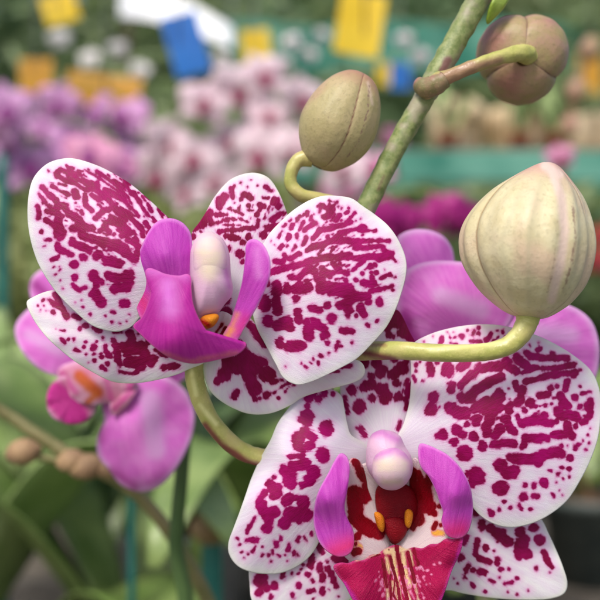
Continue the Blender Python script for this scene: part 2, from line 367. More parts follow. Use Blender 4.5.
AL = strokes((25, 150, 6, '''215,115 260,140 330,150 r13; 185,150 240,190 300,200 360,240 r13; 200,130 190,165 r13; 300,165 360,200 420,230 r16; 165,215 200,240 260,270 r12;
205,205 250,215 r11; 300,250 310,280 r22; 105,225 150,275 190,300 r17; 85,265 120,315 r14; 75,340 90,375 85,410 r12; 120,315 165,355 240,340 r13; 150,270 185,300 r17; 200,330 255,330 r15; 240,345 265,390 330,420 r21;
130,370 190,375 230,400 r15; 130,425 200,470 r18; 205,400 195,500 r24; 235,500 190,510 r16; 200,430 215,520 r24; 300,400 330,440 300,470 r23; 290,465 400,470 r23; 340,480 345,520 400,530 490,550 r22;
360,270 365,330 400,365 r14; 340,368 345,385 r10; 305,320 r9; 400,270 440,300 480,290 r14; 430,200 440,250 480,280 520,330 560,370 600,400 r18; 380,240 440,235 r14; 480,245 540,270 600,310 r18;
360,120 410,150 450,175 500,210 560,250 600,275 r8; 430,130 480,165 530,200 600,240 r8; 530,185 560,200 600,215 r7; 380,120 400,145 r7; 345,175 400,195 440,215 r12; 430,410 470,370 520,350 r18; 520,340 560,380 600,420 r17;
450,490 490,440 520,410 r13; 510,420 550,450 600,470 r20; 540,505 r9; 560,480 600,500 r12; 100,488 r15; 115,545 150,540 r8; 110,578 125,575 r6; 290,550 340,580 r22; 200,575 220,600 r14; 540,560 600,600 r26; 420,540 470,570 r20;
250,95 262,108 r6; 275,105 290,112 r5; 320,125 350,130 r5; 140,120 146,132 r4; 150,195 175,200 r6'''),
(100, 150, 6, '''60,250 130,300 190,350 230,400 r12; 0,150 60,190 120,230 160,280 r9; 70,190 105,205 r8; 150,210 190,260 240,310 r12; 200,250 230,290 r9; 230,260 r6; 270,280 300,300 r6; 285,330 310,370 r11; 240,310 265,370 290,400 r10;
350,360 375,400 r11; 410,400 415,410 r8; 315,410 325,430 r11; 270,440 300,480 r13; 170,290 195,340 r8; 120,360 180,400 240,470 r19; 250,490 260,520 r13; 60,400 110,420 170,480 r15; 30,460 60,490 r17; 130,510 180,500 r19; 175,540 200,560 r12;
200,560 230,590 r15; 290,500 290,520 r11; 265,570 r6; 10,540 40,560 r19; 90,570 130,600 r24; 85,505 r9; 140,190 180,215 r5; 250,280 270,310 r6; 360,330 380,350 r5'''),
(25, 240, 6, '''200,50 280,90 r19; 160,120 200,100 r12; 285,10 340,40 390,60 r23; 390,50 430,45 r12; 410,10 490,15 r13; 350,105 r26; 300,145 r29; 440,90 r30; 480,120 560,140 r24; 520,110 r16; 530,30 600,80 r28; 560,20 600,40 r24;
300,225 r22; 290,270 330,300 r15; 330,295 370,285 r14; 415,215 r35; 430,265 r21; 465,255 r14; 420,320 455,365 r33; 500,210 600,230 r23; 530,295 600,280 r25; 590,380 r22; 205,185 215,175 r6; 180,210 190,205 r5; 215,240 r5; 230,290 r5; 305,375 r3; 340,360 r5; 345,400 r5; 390,445 r4; 520,430 r7; 485,455 r4; 520,490 r5; 575,500 r4; 170,165 180,160 r4; 210,160 r4'''),
(100, 240, 6, '''80,30 150,70 210,120 r24; 210,0 235,50 215,100 r20; 160,10 190,15 r12; 40,130 120,140 r25; 50,215 100,235 180,200 r25; 90,290 160,280 180,230 r31; 10,370 r34; 137,382 160,380 r21; 75,425 90,435 r6; 35,458 r5; 70,490 r5; 160,485 r5; 125,500 r4; 10,250 r19; 175,440 185,455 r3'''))
sheet('petal', [(196, 262), (190, 240), (180, 228), (166, 216), (150, 201), (130, 184), (110, 172), (95, 165), (75, 159), (60, 159.5), (46, 165), (34, 178), (29, 195), (28, 218), (31, 240), (38, 262), (48, 280), (60, 296), (76, 312), (92, 325), (108, 330.5), (120, 331), (132, 326), (141, 316), (160, 300), (185, 285)],
      [(195, 265, -1), (110, 245, 5), (30, 215, 0), (100, 168, -3), (110, 330, 1), (60, 165, -3), (150, 260, 4), (45, 280, 0), (160, 205, -3)], YA, m_petal, fa, center=(108, 246), base=(215, 280), layers={'spot': AL}, nr=100, nt=420, seed=1, grow=0.15, fill=True)
AS = strokes((20, 280, 5, '''175,75 200,120 235,190 r15; 150,100 200,140 r12; 170,165 r11; 270,180 300,195 r11; 330,228 r15; 298,243 r8; 370,240 400,255 r9; 200,250 220,255 r5; 210,300 r5; 205,290 225,310 r5; 245,298 r6; 270,298 r9; 330,310 r7; 320,335 r8;
280,350 298,357 r10; 330,372 r8; 345,412 r5; 370,330 365,345 r13; 385,310 r8; 370,370 r8; 375,405 r14; 407,383 r13; 410,435 425,445 r10; 428,330 440,380 r9; 415,290 r8; 470,300 r13; 480,330 490,400 r17; 455,380 r12; 440,418 r12; 500,420 r14; 545,300 540,330 r15; 540,340 600,350 r28; 540,410 600,400 r24; 500,455 560,465 r7; 555,235 r8; 470,262 510,255 r4; 115,105 r4; 105,150 r4; 120,130 r3; 90,130 r3; 130,155 r3; 120,100 r3; 180,245 r3'''),
(120, 300, 6, '''60,200 80,290 r24; 20,280 r26; 130,270 150,330 180,370 r30; 70,370 130,390 r33; 100,430 r15; 20,430 60,440 r9; 220,300 240,310 280,330 r14; 265,405 r19; 300,400 340,395 r19; 200,350 r28; 110,205 r10; 165,250 r18; 40,330 60,345 r16'''))
sheet('sepal', [(215, 350), (205, 362), (190, 368.5), (175, 375), (150, 381), (130, 383), (112, 381), (95, 373), (75, 361), (60, 349), (45, 335), (33, 318), (27, 304), (32, 298), (50, 291), (80, 288), (120, 295), (170, 312), (205, 330)],
      [(215, 345, -4), (120, 340, -2), (28, 304, -4), (120, 383, -6), (110, 295, -7), (60, 320, -2.5)], YA, m_sepal, fa, base=(225, 335), layers={'spot': AS}, nr=90, nt=380, seed=2, grow=0.25)
AD = strokes((185, 165, 6, '''60,380 r25; 50,430 r20; 100,360 150,290 r26; 150,300 160,350 r16; 215,220 r32; 240,190 210,250 r22; 280,140 290,190 r16; 300,130 r13; 355,180 400,200 r19; 340,210 r14; 330,110 r8; 375,130 r6; 395,90 r5; 435,125 r5; 480,130 515,155 r12; 470,200 500,200 r8; 380,245 r12; 440,240 470,250 r19; 540,220 r30; 560,250 r22; 380,275 410,275 r8; 430,300 r19; 250,265 280,260 r5; 160,300 250,300 r13; 200,350 240,330 260,335 r12;
280,270 350,300 r7; 320,320 380,345 r6; 200,400 300,390 400,380 r14; 250,425 320,440 r18; 380,430 r22; 345,465 r20; 410,385 r16; 262,505 r20; 330,530 r27; 350,580 r14; 440,330 430,370 r14; 470,420 r26; 500,380 560,370 r25; 500,440 r14; 520,330 580,290 r22; 480,370 r11; 550,300 r13; 450,270 r13; 590,330 r13; 250,320 310,330 r7; 330,245 325,280 r6; 230,360 330,365 r6; 60,330 r14; 100,400 r10; 300,230 r6; 500,160 r5'''))
AD += [(214, 305, 226, 300, 5), (226, 312, 230, 330, 6), (252, 262, 252, 270, 3)]
sheet('sepal', [(193, 250), (192, 234), (200, 222), (207, 211), (213, 200), (222, 188), (232, 179), (245, 174), (257, 173.5), (268, 178), (276, 188), (283, 203), (288, 222), (282, 245), (268, 275), (245, 310), (215, 312), (197, 285)],
      [(225, 290, -4), (238, 230, -3), (256, 174, -8), (200, 225, -7), (285, 215, -7)], YA, m_sepal, fa, center=(240, 240), base=(225, 300), layers={'spot': AD}, nr=90, nt=360, seed=3, grow=-0.1, fill=True)
AR = strokes((250, 190, 6, '''255,212 250,230 r15; 238,275 232,292 r15; 195,338 185,350 r11; 185,275 178,288 r8; 215,210 205,220 r6; 292,180 285,192 r7; 320,200 300,235 r8; 345,135 345,150 r9; 370,160 368,180 r9; 325,150 r5; 330,240 370,215 400,200 r14; 285,290 280,270 r9; 430,95 415,135 r8; 445,165 490,150 r17; 450,110 500,95 r5; 470,130 500,120 r11; 535,155 515,185 r11; 580,140 r7; 550,110 r7; 480,70 520,75 r4; 410,100 r5; 600,170 585,185 r7; 300,160 280,175 r4; 250,180 240,190 r4; 130,300 125,310 r4; 150,330 r4; 200,250 r4; 385,150 r5;
380,290 420,250 470,235 r15; 315,330 340,290 r15; 255,365 275,340 r9; 345,365 380,340 440,330 500,305 600,305 r16; 470,235 540,220 600,195 r14; 465,280 r11; 520,280 600,245 r14;
240,415 300,385 r14; 205,390 r9; 155,430 200,430 r15; 215,400 200,425 r9; 125,490 200,475 260,455 300,445 r19; 290,450 380,425 460,410 540,395 600,390 r17; 350,460 390,490 410,560 r18; 300,520 340,480 r18; 240,520 290,530 r16; 430,470 500,500 r12; 430,500 440,560 r18; 500,450 570,500 r12; 575,545 r8; 160,570 r24; 220,580 r19; 300,570 r23; 360,570 r16; 470,560 500,600 r15; 110,545 110,570 r7; 540,440 r9'''),
(320, 190, 6, '''20,95 r7; 55,85 r5; 90,80 r5; 40,165 70,150 r13; 95,175 120,150 r8; 130,120 r6; 170,110 r6; 210,140 190,160 r6; 150,190 190,190 r7; 60,210 110,215 r7; 0,240 60,235 130,210 r13; 110,250 170,245 230,235 250,215 r10; 230,250 330,245 r8; 240,175 r5;
45,280 r11; 90,290 150,260 r12; 0,330 60,310 150,310 230,315 r15; 170,300 260,310 340,305 410,310 r12; 210,350 280,345 380,340 r15; 290,330 r8; 0,400 80,410 170,405 250,410 330,400 r17; 130,375 r8; 350,410 400,400 r24; 380,360 430,380 r16; 430,400 455,430 r9; 10,470 60,520 r13; 75,440 110,490 160,500 r13; 260,430 200,480 r11; 300,460 r17; 330,450 r11; 250,500 r11; 335,500 r10; 310,530 r19; 260,560 320,560 r22; 360,530 420,510 r11; 455,525 r6; 385,480 r4; 150,545 r8; 215,540 r12; 70,580 180,575 r16; 10,560 r26; 390,590 430,575 r11; 40,120 60,110 r5; 150,140 165,130 r5; 180,165 r6; 215,185 r5; 70,110 r4; 110,105 r4; 270,225 r6'''),
(250, 280, 6, '''90,125 90,155 r34; 165,50 160,70 r32; 230,60 r28; 160,120 170,190 r26; 110,245 r33; 170,270 220,250 r34; 240,285 r28; 290,190 295,240 r21; 180,365 185,390 r24; 235,400 300,395 r33; 350,290 355,340 r29; 340,250 r20; 400,260 440,290 r26; 450,330 r28; 380,240 r16; 465,375 r13; 370,165 410,180 r23; 490,230 r32; 465,150 r19; 270,60 350,50 r28; 275,110 r23; 430,60 430,20 r32; 480,70 600,60 r25; 540,150 600,130 r26; 590,180 r28; 570,305 600,300 r17; 525,370 515,420 r9; 550,400 r7; 420,450 430,460 r11; 380,460 380,475 r4; 410,490 410,510 r4; 330,515 345,525 r6; 310,500 r4; 475,440 r5; 360,490 370,500 r3; 215,520 r3'''),
(320, 280, 6, '''120,60 200,100 r38; 60,50 r24; 20,60 r19; 290,15 320,20 r15; 300,70 420,40 r10; 160,150 r29; 170,210 r16; 240,160 260,210 r22; 290,130 r19; 210,105 280,100 r23; 355,120 355,135 r19; 435,60 r7; 215,215 r15; 130,300 190,305 r17; 340,248 r6; 280,265 292,272 r7; 190,375 r6; 120,400 r5; 95,420 100,390 r5; 50,440 r5'''))
sheet('petal', [(252, 275), (257, 255), (264, 243), (272, 231), (288, 215), (300, 206), (312, 199.5), (325, 196), (340, 196.5), (352, 199), (362, 206), (375, 215), (388, 226), (398, 240), (405, 257), (406, 272), (402, 290), (395, 310), (386, 327), (374, 341), (357, 358), (340, 368), (324, 376), (310, 382), (297, 384.5), (284, 378), (276, 364), (266, 345), (256, 325), (251, 300)],
      [(252, 280, -2), (330, 285, 6), (335, 197, -2), (405, 265, 0), (300, 383, 3), (258, 330, 0), (385, 325, 2), (280, 225, -1.5), (375, 218, -2)], YA, m_petal, fa, center=(328, 285), base=(225, 320), layers={'spot': AR}, nr=110, nt=440, seed=4, grow=0.45, fill=True)
AT = strokes((195, 320, 3.333, '''150,100 180,130 r21; 120,150 200,150 r32; 100,180 r26; 80,200 r13; 140,240 130,255 r11; 180,190 200,230 r25; 240,180 r28; 230,140 r15; 185,15 230,80 r14; 240,250 r14; 265,240 300,215 r5; 280,260 r6; 255,205 r10; 330,215 r5; 490,158 520,150 r6; 450,175 480,170 r4; 110,130 r20; 200,260 r10; 215,260 r8; 300,240 310,225 r4; 290,200 r7; 90,195 75,205 r12; 150,80 r14; 270,205 r8; 310,210 320,205 r4'''))
sheet('sepal', [(214, 310), (235, 302), (252, 320), (270, 345), (300, 366), (325, 371), (345, 362), (357, 360), (364, 366), (364, 375), (354, 382), (332, 388), (305, 396), (290, 405), (272, 412.5), (254, 414), (238, 410), (220, 400), (209, 388), (204, 370), (205, 340)],
      [(225, 312, -5), (250, 370, -5), (252, 413, -8), (355, 372, -1), (320, 372, -2), (320, 390, -5), (207, 370, -7)], YA, m_sepal, fa, center=(258, 368), base=(220, 310), layers={'spot': AT}, nr=90, nt=380, seed=5, grow=-0.2)
blob('column', [(190, 258), (192, 246), (197, 237), (204, 232.5), (212, 232), (221, 237), (227, 246), (230, 258), (231, 275), (233, 288), (231, 297), (225, 304), (218, 313), (208, 317), (198, 319), (193, 308), (190.5, 285)], 5, 6.5, YA, m_column, fa,
     layers={'cream': strokes((0, 0, 1, '208,245 209,270 r10')), 'pinkc': strokes((0, 0, 1, '226,270 229,285 r2'))})
blob('anther_cap', [(193, 262), (194, 247), (201, 237), (212, 235), (222, 242), (227, 257), (226, 272), (219, 282), (209, 285), (200, 281), (194, 272)], 8.0, 3.4, YA, m_column, fa, layers={'cream': strokes((0, 0, 1, '208,250 210,256 r14'))}, nr=16, nt=80)
blob('callus', [(199, 321), (203, 316), (210, 314), (217, 314), (219, 318), (214, 326), (206, 329), (200, 326)], 7.5, 2.0, YA, m_callus, fa, layers={'stripe': strokes((0, 0, 1, '201,321 208,325 r3'))}, nr=12, nt=60)
sheet('lip_side_lobe', [(166, 219.5), (175, 220), (184, 225), (190, 234), (191.5, 247), (191, 262), (189, 277), (178, 284), (165, 296), (158, 312), (150, 322), (142, 319), (137, 306), (134, 290), (134, 274), (137, 260), (143, 246), (149, 233), (157, 223)],
      [(136, 280, 2), (165, 255, 8), (190, 245, 4), (172, 221, 3), (150, 318, 5), (188, 276, 6)], YA, m_lobe, fa, base=(180, 330), layers={'pink': strokes((0, 0, 1, '143,300 149,316 r7; 140,285 r3'))}, thick=.7, ruffle=.1, nr=50)
sheet('lip_front', [(147, 272), (150, 269), (156, 271), (165, 275), (178, 277), (189, 276), (190, 290), (192, 305), (199, 322), (210, 337), (222, 344), (240, 344.5), (246, 345), (238, 353), (220, 358), (205, 361), (190, 362), (170, 356), (153, 344), (140, 332), (135, 326), (143, 318), (149, 305), (152, 292), (149, 282)],
      [(150, 273, 9), (168, 300, 13), (189, 285, 10), (137, 326, 6), (170, 340, 15), (242, 346, 8), (195, 361, 11), (200, 335, 13)], YA, m_lipfront, fa, center=(172, 322), base=(170, 270),
      layers={'pale': strokes((0, 0, 1, '168,285 170,310 r6; 150,272 185,277 r1')), 'warm': strokes((0, 0, 1, '165,352 190,360 r1; 190,360 235,352 r1.5'))}, thick=1.0, ruffle=.15, nr=60)
sheet('lip_side_lobe', [(247, 256), (247.5, 245), (251, 240.5), (257, 240.5), (264, 246), (269, 257), (269.5, 272), (266, 285), (261, 297), (255, 309), (249, 319), (242, 331), (234, 343), (226, 346), (221, 342), (226, 335), (231, 325), (236, 309), (240, 296), (244, 280)],
      [(250, 245, 7), (268, 262, 10), (247, 270, 8), (255, 305, 9), (228, 342, 7), (240, 300, 6)], YA, m_lobe, fa, center=(250, 290), base=(226, 345), layers={'pale': strokes((0, 0, 1, '258,250 260,275 r3')), 'gold': strokes((0, 0, 1, '224,343 232,330 r3; 232,330 238,315 r1')), 'pink': strokes((0, 0, 1, '246,320 238,332 r2'))}, thick=.9, ruffle=.08, nr=40, nt=200)
sheet('lip_wall', [(212, 318), (222, 312), (232, 318), (232, 335), (226, 344), (214, 342), (206, 332)], [(212, 318, 4), (232, 320, 3), (222, 342, 6), (206, 332, 5), (220, 328, 2)], YA, m_throat, fa, layers={'gold': strokes((0, 0, 1, '210,322 r2')), 'stripe': strokes((0, 0, 1, '214,336 222,324 r.8; 219,339 226,328 r.6'))}, nr=24, nt=90, thick=.5)

# --- lower flower
fb = ptube('flower', [(322, 400, 0, 8), (350, 410, 2, 8), (375, 425, 5, 8), (390, 445, 8, 8)], YS, m_pedicel, hero, nseg=30)
tag(fb, 'lower spotted flower facing front with its lip open')
BD = strokes((320, 280, 6, '''400,285 440,230 r24; 460,205 500,290 r28; 540,330 r23; 420,330 r23; 520,300 r18; 440,340 r14; 270,500 r24; 340,500 r33; 360,560 r33; 310,580 r23; 440,480 r20; 430,570 500,540 r26; 515,485 r17'''),
(320, 380, 6, '''195,60 r32; 240,150 240,170 r33; 220,160 r23; 270,40 310,20 r30; 310,110 r23; 380,45 388,120 r26; 460,20 r22; 465,100 r28; 500,110 r15; 525,10 520,80 r17; 520,100 515,180 r9; 245,290 265,330 r17; 225,285 r9; 480,250 470,290 r13; 150,100 165,200 r13'''))
BD += strokes((380, 300, 2.727, '20,60 50,50 r22; 60,90 90,105 r12; 5,190 r14; 40,200 60,180 r14; 70,250 r10; 0,240 20,260 r14'))
sheet('sepal', [(384, 450), (362, 447), (349, 434), (342, 416), (341, 398), (341, 378), (350, 358), (366, 338), (380, 322), (390, 313), (397, 310), (403, 318), (410, 333), (416, 346), (414, 365), (413, 385), (412, 402), (408, 420), (400, 436), (392, 448)],
      [(388, 445, -3), (380, 380, -3), (397, 311, -5), (343, 395, -6), (414, 370, -6)], YB, m_sepal, fb, base=(388, 450), layers={'spot': BD}, nr=80, nt=320, seed=6, grow=0.15)
BR = strokes((400, 310, 6, '''250,170 252,190 r10; 290,140 298,165 r5; 200,160 r3; 320,135 r4; 370,160 r15; 330,165 r9; 405,125 r5; 430,150 440,125 r9; 475,145 r9; 440,190 480,190 r12; 520,190 545,140 r8; 510,175 r11; 560,190 r7; 585,125 r4; 300,200 340,205 r5; 240,200 r7; 470,110 r3; 590,165 r4; 420,190 r9; 140,190 r4;
95,330 r11; 80,400 95,430 r8; 135,425 r5; 180,330 190,385 r20; 225,315 r15; 285,350 285,370 r35; 312,455 310,475 r25; 360,350 400,320 r23; 360,460 430,385 r22; 200,520 200,535 r28; 190,590 r33; 300,590 r28; 370,525 r27; 400,530 460,480 540,430 600,400 r26; 430,400 470,350 r20; 480,345 600,350 r24; 540,330 600,330 r17; 450,590 520,545 r26; 540,570 600,520 r33; 500,600 600,590 r23; 120,310 r6; 100,370 r5'''),
(500, 310, 6, '''225,240 235,235 r11; 230,200 232,215 r4; 310,260 r15; 175,210 180,222 r4; 30,160 45,180 r4; 15,125 18,140 r4; 160,260 180,280 290,290 400,290 r18; 100,290 150,330 r26; 20,330 100,370 r24; 60,310 r14; 130,380 200,350 330,350 440,330 r14; 330,390 400,380 450,375 r16; 440,390 r20; 150,430 240,410 320,385 r16; 0,400 r26; 400,430 390,480 r18; 90,440 100,480 r16; 0,500 r28; 130,480 120,540 r24; 240,510 290,500 r18; 300,470 r22; 340,460 r13; 180,560 r24; 270,572 r9; 360,510 390,560 r22; 445,530 r22; 490,500 540,490 r8; 540,550 530,590 r23; 475,580 r13; 480,460 r5; 60,570 r20; 20,590 r13; 0,350 40,300 r18; 480,360 r6; 50,470 r8'''),
(400, 400, 6, '''200,0 r23; 185,60 r33; 165,75 r17; 305,50 r37; 350,80 390,75 r34; 380,0 430,0 r19; 460,120 r33; 480,40 540,30 r37; 550,70 r37; 540,110 520,150 r28; 400,145 r15; 260,210 r31; 225,215 r14; 340,180 r31; 380,205 r24; 325,250 r25; 440,220 r29; 520,190 r31; 570,210 r26; 495,268 495,285 r22; 560,270 600,265 r21; 388,317 r46; 460,450 465,460 r48; 430,500 r27; 405,445 r14; 600,400 r19; 590,530 r37'''),
(500, 400, 6, '''50,60 r26; 30,110 r28; 50,150 80,190 r23; 0,170 r28; 105,15 r26; 145,60 r17; 180,20 r24; 215,40 r9; 270,35 r11; 0,60 r15; 100,95 115,130 r13; 130,140 210,120 300,140 r26; 270,90 r20; 340,130 r15; 340,60 370,100 r26; 370,30 400,30 r24; 400,90 460,100 r26; 400,150 410,190 r24; 475,40 r13; 530,30 r26; 540,80 530,100 r18; 490,140 510,130 r17; 455,160 r15; 430,215 r23; 20,255 80,260 r26; 140,270 150,230 r18; 160,230 280,230 r24; 320,210 380,210 r24; 130,285 r10; 60,340 r21; 90,350 180,355 260,330 350,310 r28; 230,380 r22; 370,275 r14; 400,275 r8; 450,285 r17; 470,270 r11; 370,320 r24; 420,345 r19; 0,390 r38; 40,430 80,430 r36; 10,530 r41; 265,490 265,505 r24; 150,512 r12; 203,512 r14; 140,580 r23; 200,575 225,575 r11; 345,445 r13; 375,470 r8; 335,490 r7; 415,415 r11; 360,403 372,405 r4; 415,460 r5; 310,560 325,580 r5; 355,545 r4; 370,570 r4; 540,172 r6; 525,208 r4; 510,295 r6; 497,243 r3; 530,258 r3; 290,420 310,430 r3'''),
(380, 300, 2.727, '300,575 304,582 r6; 325,570 r4; 355,565 r4; 410,570 r4; 380,560 385,568 r4; 340,550 r4'))
sheet('petal', [(411, 365), (410, 352), (414, 343), (425, 336.5), (440, 331), (460, 326.5), (480, 324.5), (500, 325.5), (520, 330), (540, 337), (560, 347), (578, 359), (590, 370), (597, 383), (600.5, 400), (600, 420), (597, 440), (590, 460), (580, 480), (567, 500), (550, 514), (532, 523), (512, 527), (495, 524), (480, 515), (465, 498), (445, 478), (420, 462), (398, 455), (392, 445), (402, 428), (409, 405), (411, 385)],
      [(398, 448, -2), (412, 380, -2), (490, 420, 4.5), (480, 326, -3), (600, 405, -2), (515, 526, 0), (440, 470, 0), (570, 350, -3)], YB, m_petal, fb, center=(498, 422), base=(385, 452), layers={'spot': BR}, nr=120, nt=480, seed=7, grow=0.55, fill=True)
BL = strokes((225, 380, 5, '''415,95 440,70 r20; 470,95 r20; 500,65 r17; 540,70 r10; 410,185 410,200 r33; 385,200 r18; 505,235 507,248 r34; 370,290 r33; 400,255 440,290 r23; 420,330 r26; 360,330 390,345 r18; 485,370 488,380 r32; 330,385 390,380 r12; 340,430 400,420 r26; 440,460 r34; 420,500 r28; 330,500 r28; 300,450 r26; 330,460 r28; 250,490 r10; 260,550 r32; 220,530 r10; 200,560 r12; 180,590 r13; 330,585 400,590 r13; 240,580 r16; 410,130 r14; 300,480 310,520 r14'''),
(225, 480, 5, '''230,20 260,70 r23; 200,70 170,100 r13; 335,20 r24; 380,25 430,0 r13; 310,100 r28; 180,120 220,200 r26; 240,160 r33; 210,240 r26; 390,110 r33; 330,170 400,170 r38; 300,210 r32; 370,210 r12; 150,190 110,260 r9; 110,300 160,300 r14; 75,320 r7; 253,310 256,330 r11; 275,280 275,292 r5; 320,320 316,345 r9; 362,300 370,285 r8; 398,285 402,298 r6; 430,260 432,272 r5; 240,350 240,365 r6; 265,370 275,380 r7; 220,375 r5; 185,330 r5; 140,360 155,330 r5; 95,385 r4; 85,360 r4; 310,400 r4; 345,360 345,372 r6; 230,405 r4; 310,350 r4; 190,370 185,380 r3; 115,370 r7; 60,290 70,300 r4; 300,375 r4; 365,370 r4'''))
sheet('petal', [(352, 436), (347, 424), (344, 408), (341, 396), (333, 390), (320, 387), (310, 388), (303, 392), (294, 402), (279, 422), (271, 440), (261, 458), (252, 478), (245, 498), (240, 512), (234, 528), (229, 542), (229.5, 554), (237, 565), (249, 571), (265, 573.5), (283, 572), (300, 564), (312, 553), (322, 535), (335, 510), (350, 490), (372, 462), (372, 448)],
      [(360, 440, -3), (374, 458, -5), (345, 480, -1.5), (300, 480, 3.5), (262, 460, -5), (283, 455, 2.2), (262, 500, 1.5), (300, 420, 0), (268, 573, -4), (245, 500, -2), (315, 530, -1), (310, 390, -3.5), (345, 410, -2)], YB, m_petal, fb, center=(300, 478), base=(372, 452), layers={'spot': BL}, nr=110, nt=440, seed=8, grow=0.4)
BSL = strokes((225, 480, 5, '''180,490 180,510 r32; 170,560 r19; 295,465 285,490 r9; 250,520 250,535 r15; 230,575 228,590 r10; 335,465 r7; 370,468 r7; 370,522 370,532 r11; 343,572 343,582 r10; 410,468 r14; 435,380 430,430 r16; 460,320 485,360 r14; 475,275 r7; 500,330 r14; 475,425 475,445 r16; 510,410 r8; 485,480 485,500 r15; 520,440 540,490 555,530 r12; 560,390 r26; 590,400 r28; 440,505 r11; 425,560 445,550 r11; 483,545 487,560 r12; 415,555 r5; 440,592 r5; 600,420 r18; 522,547 r3; 570,580 r3; 210,540 r16; 390,420 r4; 380,445 r3; 500,430 510,450 r6'''))
sheet('sepal', [(250, 568), (250, 585), (252, 600), (262, 613), (285, 621), (312, 620), (335, 610), (352, 597), (362, 584), (376, 568), (390, 545), (382, 520), (350, 512), (318, 530), (285, 552), (262, 560)],
      [(385, 530, -4), (310, 570, -5), (252, 590, -8), (300, 618, -8), (270, 555, -8)], YB, m_sepal, fb, base=(388, 510), layers={'spot': BSL}, nr=70, nt=300, seed=9, grow=0.3)
BSR = strokes((440, 500, 4.286, '''150,50 r19; 180,95 180,115 r15; 140,30 r12; 215,120 r19; 240,140 290,180 r20; 270,140 r14; 345,140 r23; 360,170 340,220 r26; 400,120 r20; 425,170 r23; 370,230 r24; 340,250 r11; 440,220 465,270 r9; 470,280 480,292 r4; 412,292 r7; 160,175 150,230 r11; 195,200 195,212 r10; 170,250 210,265 r11; 245,255 245,268 r10; 170,308 190,308 r13; 140,300 r11; 115,290 105,330 r9; 262,298 r10; 295,297 r6; 215,342 230,350 r7; 275,355 305,353 r6; 138,360 143,370 r7; 330,335 r5; 88,245 r15; 100,180 110,160 r13; 120,280 r11; 75,355 r4; 60,335 r4; 255,330 r5; 195,390 r5; 230,218 r3; 245,178 r5; 380,388 r3; 290,395 r3; 330,400 r3; 470,310 r3'''))
sheet('sepal', [(432, 590), (450, 590), (463, 593), (487, 597), (510, 599), (533, 599.5), (552, 598), (564, 593), (567, 582), (562, 565), (555, 548), (548, 533), (540, 518), (520, 500), (480, 482), (440, 490), (415, 510), (412, 540), (420, 575)],
      [(415, 520, -3), (490, 550, -5), (565, 590, -7), (540, 520, -8), (500, 599, -7), (445, 590, -7)], YB, m_sepal, fb, base=(395, 505), layers={'spot': BSR}, nr=80, nt=320, seed=10, grow=0.35)
# lip of the lower flower
FLK = [(round(175 + 195 * random.random() + (j % 3) * 12), round(255 + 140 * random.random()), random.choice((2, 3, 3, 4))) for j in range(60)]
sheet('lip_wall', [(360, 466), (392, 462), (424, 466), (430, 500), (424, 530), (396, 550), (368, 530), (360, 500)], [(360, 466, -2), (424, 466, -2), (394, 500, -5), (396, 548, -3), (430, 510, -4), (360, 510, -4)], YB, m_throat, fb, nr=20, nt=90, thick=.6)
sheet('lip_wall', [(349, 462), (354, 458), (361, 464), (369, 482), (376, 500), (382, 520), (388, 540), (386, 556), (370, 566), (352, 562), (342, 552), (340, 530), (343, 500), (345, 480)],
      [(352, 462, 1), (345, 510, 3), (365, 500, -3), (384, 540, -1), (350, 558, 5)], YB, m_throat, fb, center=(360, 520), base=(390, 560),
      layers={'stripe': strokes((300, 440, 6, '325,130 345,170 r15; 360,190 390,230 r26; 400,270 400,340 r27; 385,370 r12; 325,320 330,420 r44; 320,470 r34; 350,490 420,540 r42; 470,560 r34; 370,520 r34; 290,300 r10; 290,540 r8; 310,580 r7; 350,590 r5'), (330, 500, 4, '100,150 110,140 r9; 95,210 110,205 r12; 100,175 r4')), 'gold': strokes((0, 0, 1, '352,542 358,548 r3'))}, thick=.6, nr=50, nt=200, ruffle=.1)
sheet('lip_wall', [(414, 458), (420, 462), (428, 474), (438, 490), (444, 512), (448, 534), (446, 545), (432, 554), (414, 558), (400, 556), (397, 542), (404, 528), (408, 508), (410, 488), (411, 470)],
      [(416, 462, 1), (442, 510, 3), (420, 500, -3), (402, 545, -1), (440, 548, 5)], YB, m_throat, fb, center=(422, 515), base=(396, 560),
      layers={'stripe': strokes((380, 440, 6, '200,190 190,330 210,360 r24; 235,190 250,240 r11; 290,220 300,260 r12; 260,280 280,380 r46; 230,330 r30; 220,430 230,480 r36; 250,400 300,420 r26; 310,400 r28; 240,400 200,500 r28; 200,530 r13; 360,400 r10; 340,500 325,530 r9; 370,510 r9; 330,440 r16; 195,260 r12')), 'gold': strokes((380, 440, 6, '330,555 370,560 r12'))}, thick=.6, nr=50, nt=200, ruffle=.1)
blob('lip_throat', [(378, 486), (393, 482), (409, 486), (417, 500), (416, 520), (408, 535), (396, 545), (386, 537), (379, 520), (375, 500)], -3, 3.0, YB, m_red, fb, nr=20, nt=90)
for q in ([(374, 514), (378, 512), (383, 516), (385, 524), (383, 532), (378, 528)], [(405, 512), (409, 509), (413, 513), (412, 522), (409, 528), (405, 524)]):
    blob('callus', q, 1.6, 1.5, YB, m_callus, fb, nr=10, nt=50, layers={'stripe': strokes((0, 0, 1, '386,522 388,534 r1.5; 402,516 403,528 r1'))})
blob('callus', [(384, 522), (395, 517), (406, 522), (406, 534), (396, 544), (387, 536)], 0, 1.6, YB, m_red, fb, nr=16, nt=60)
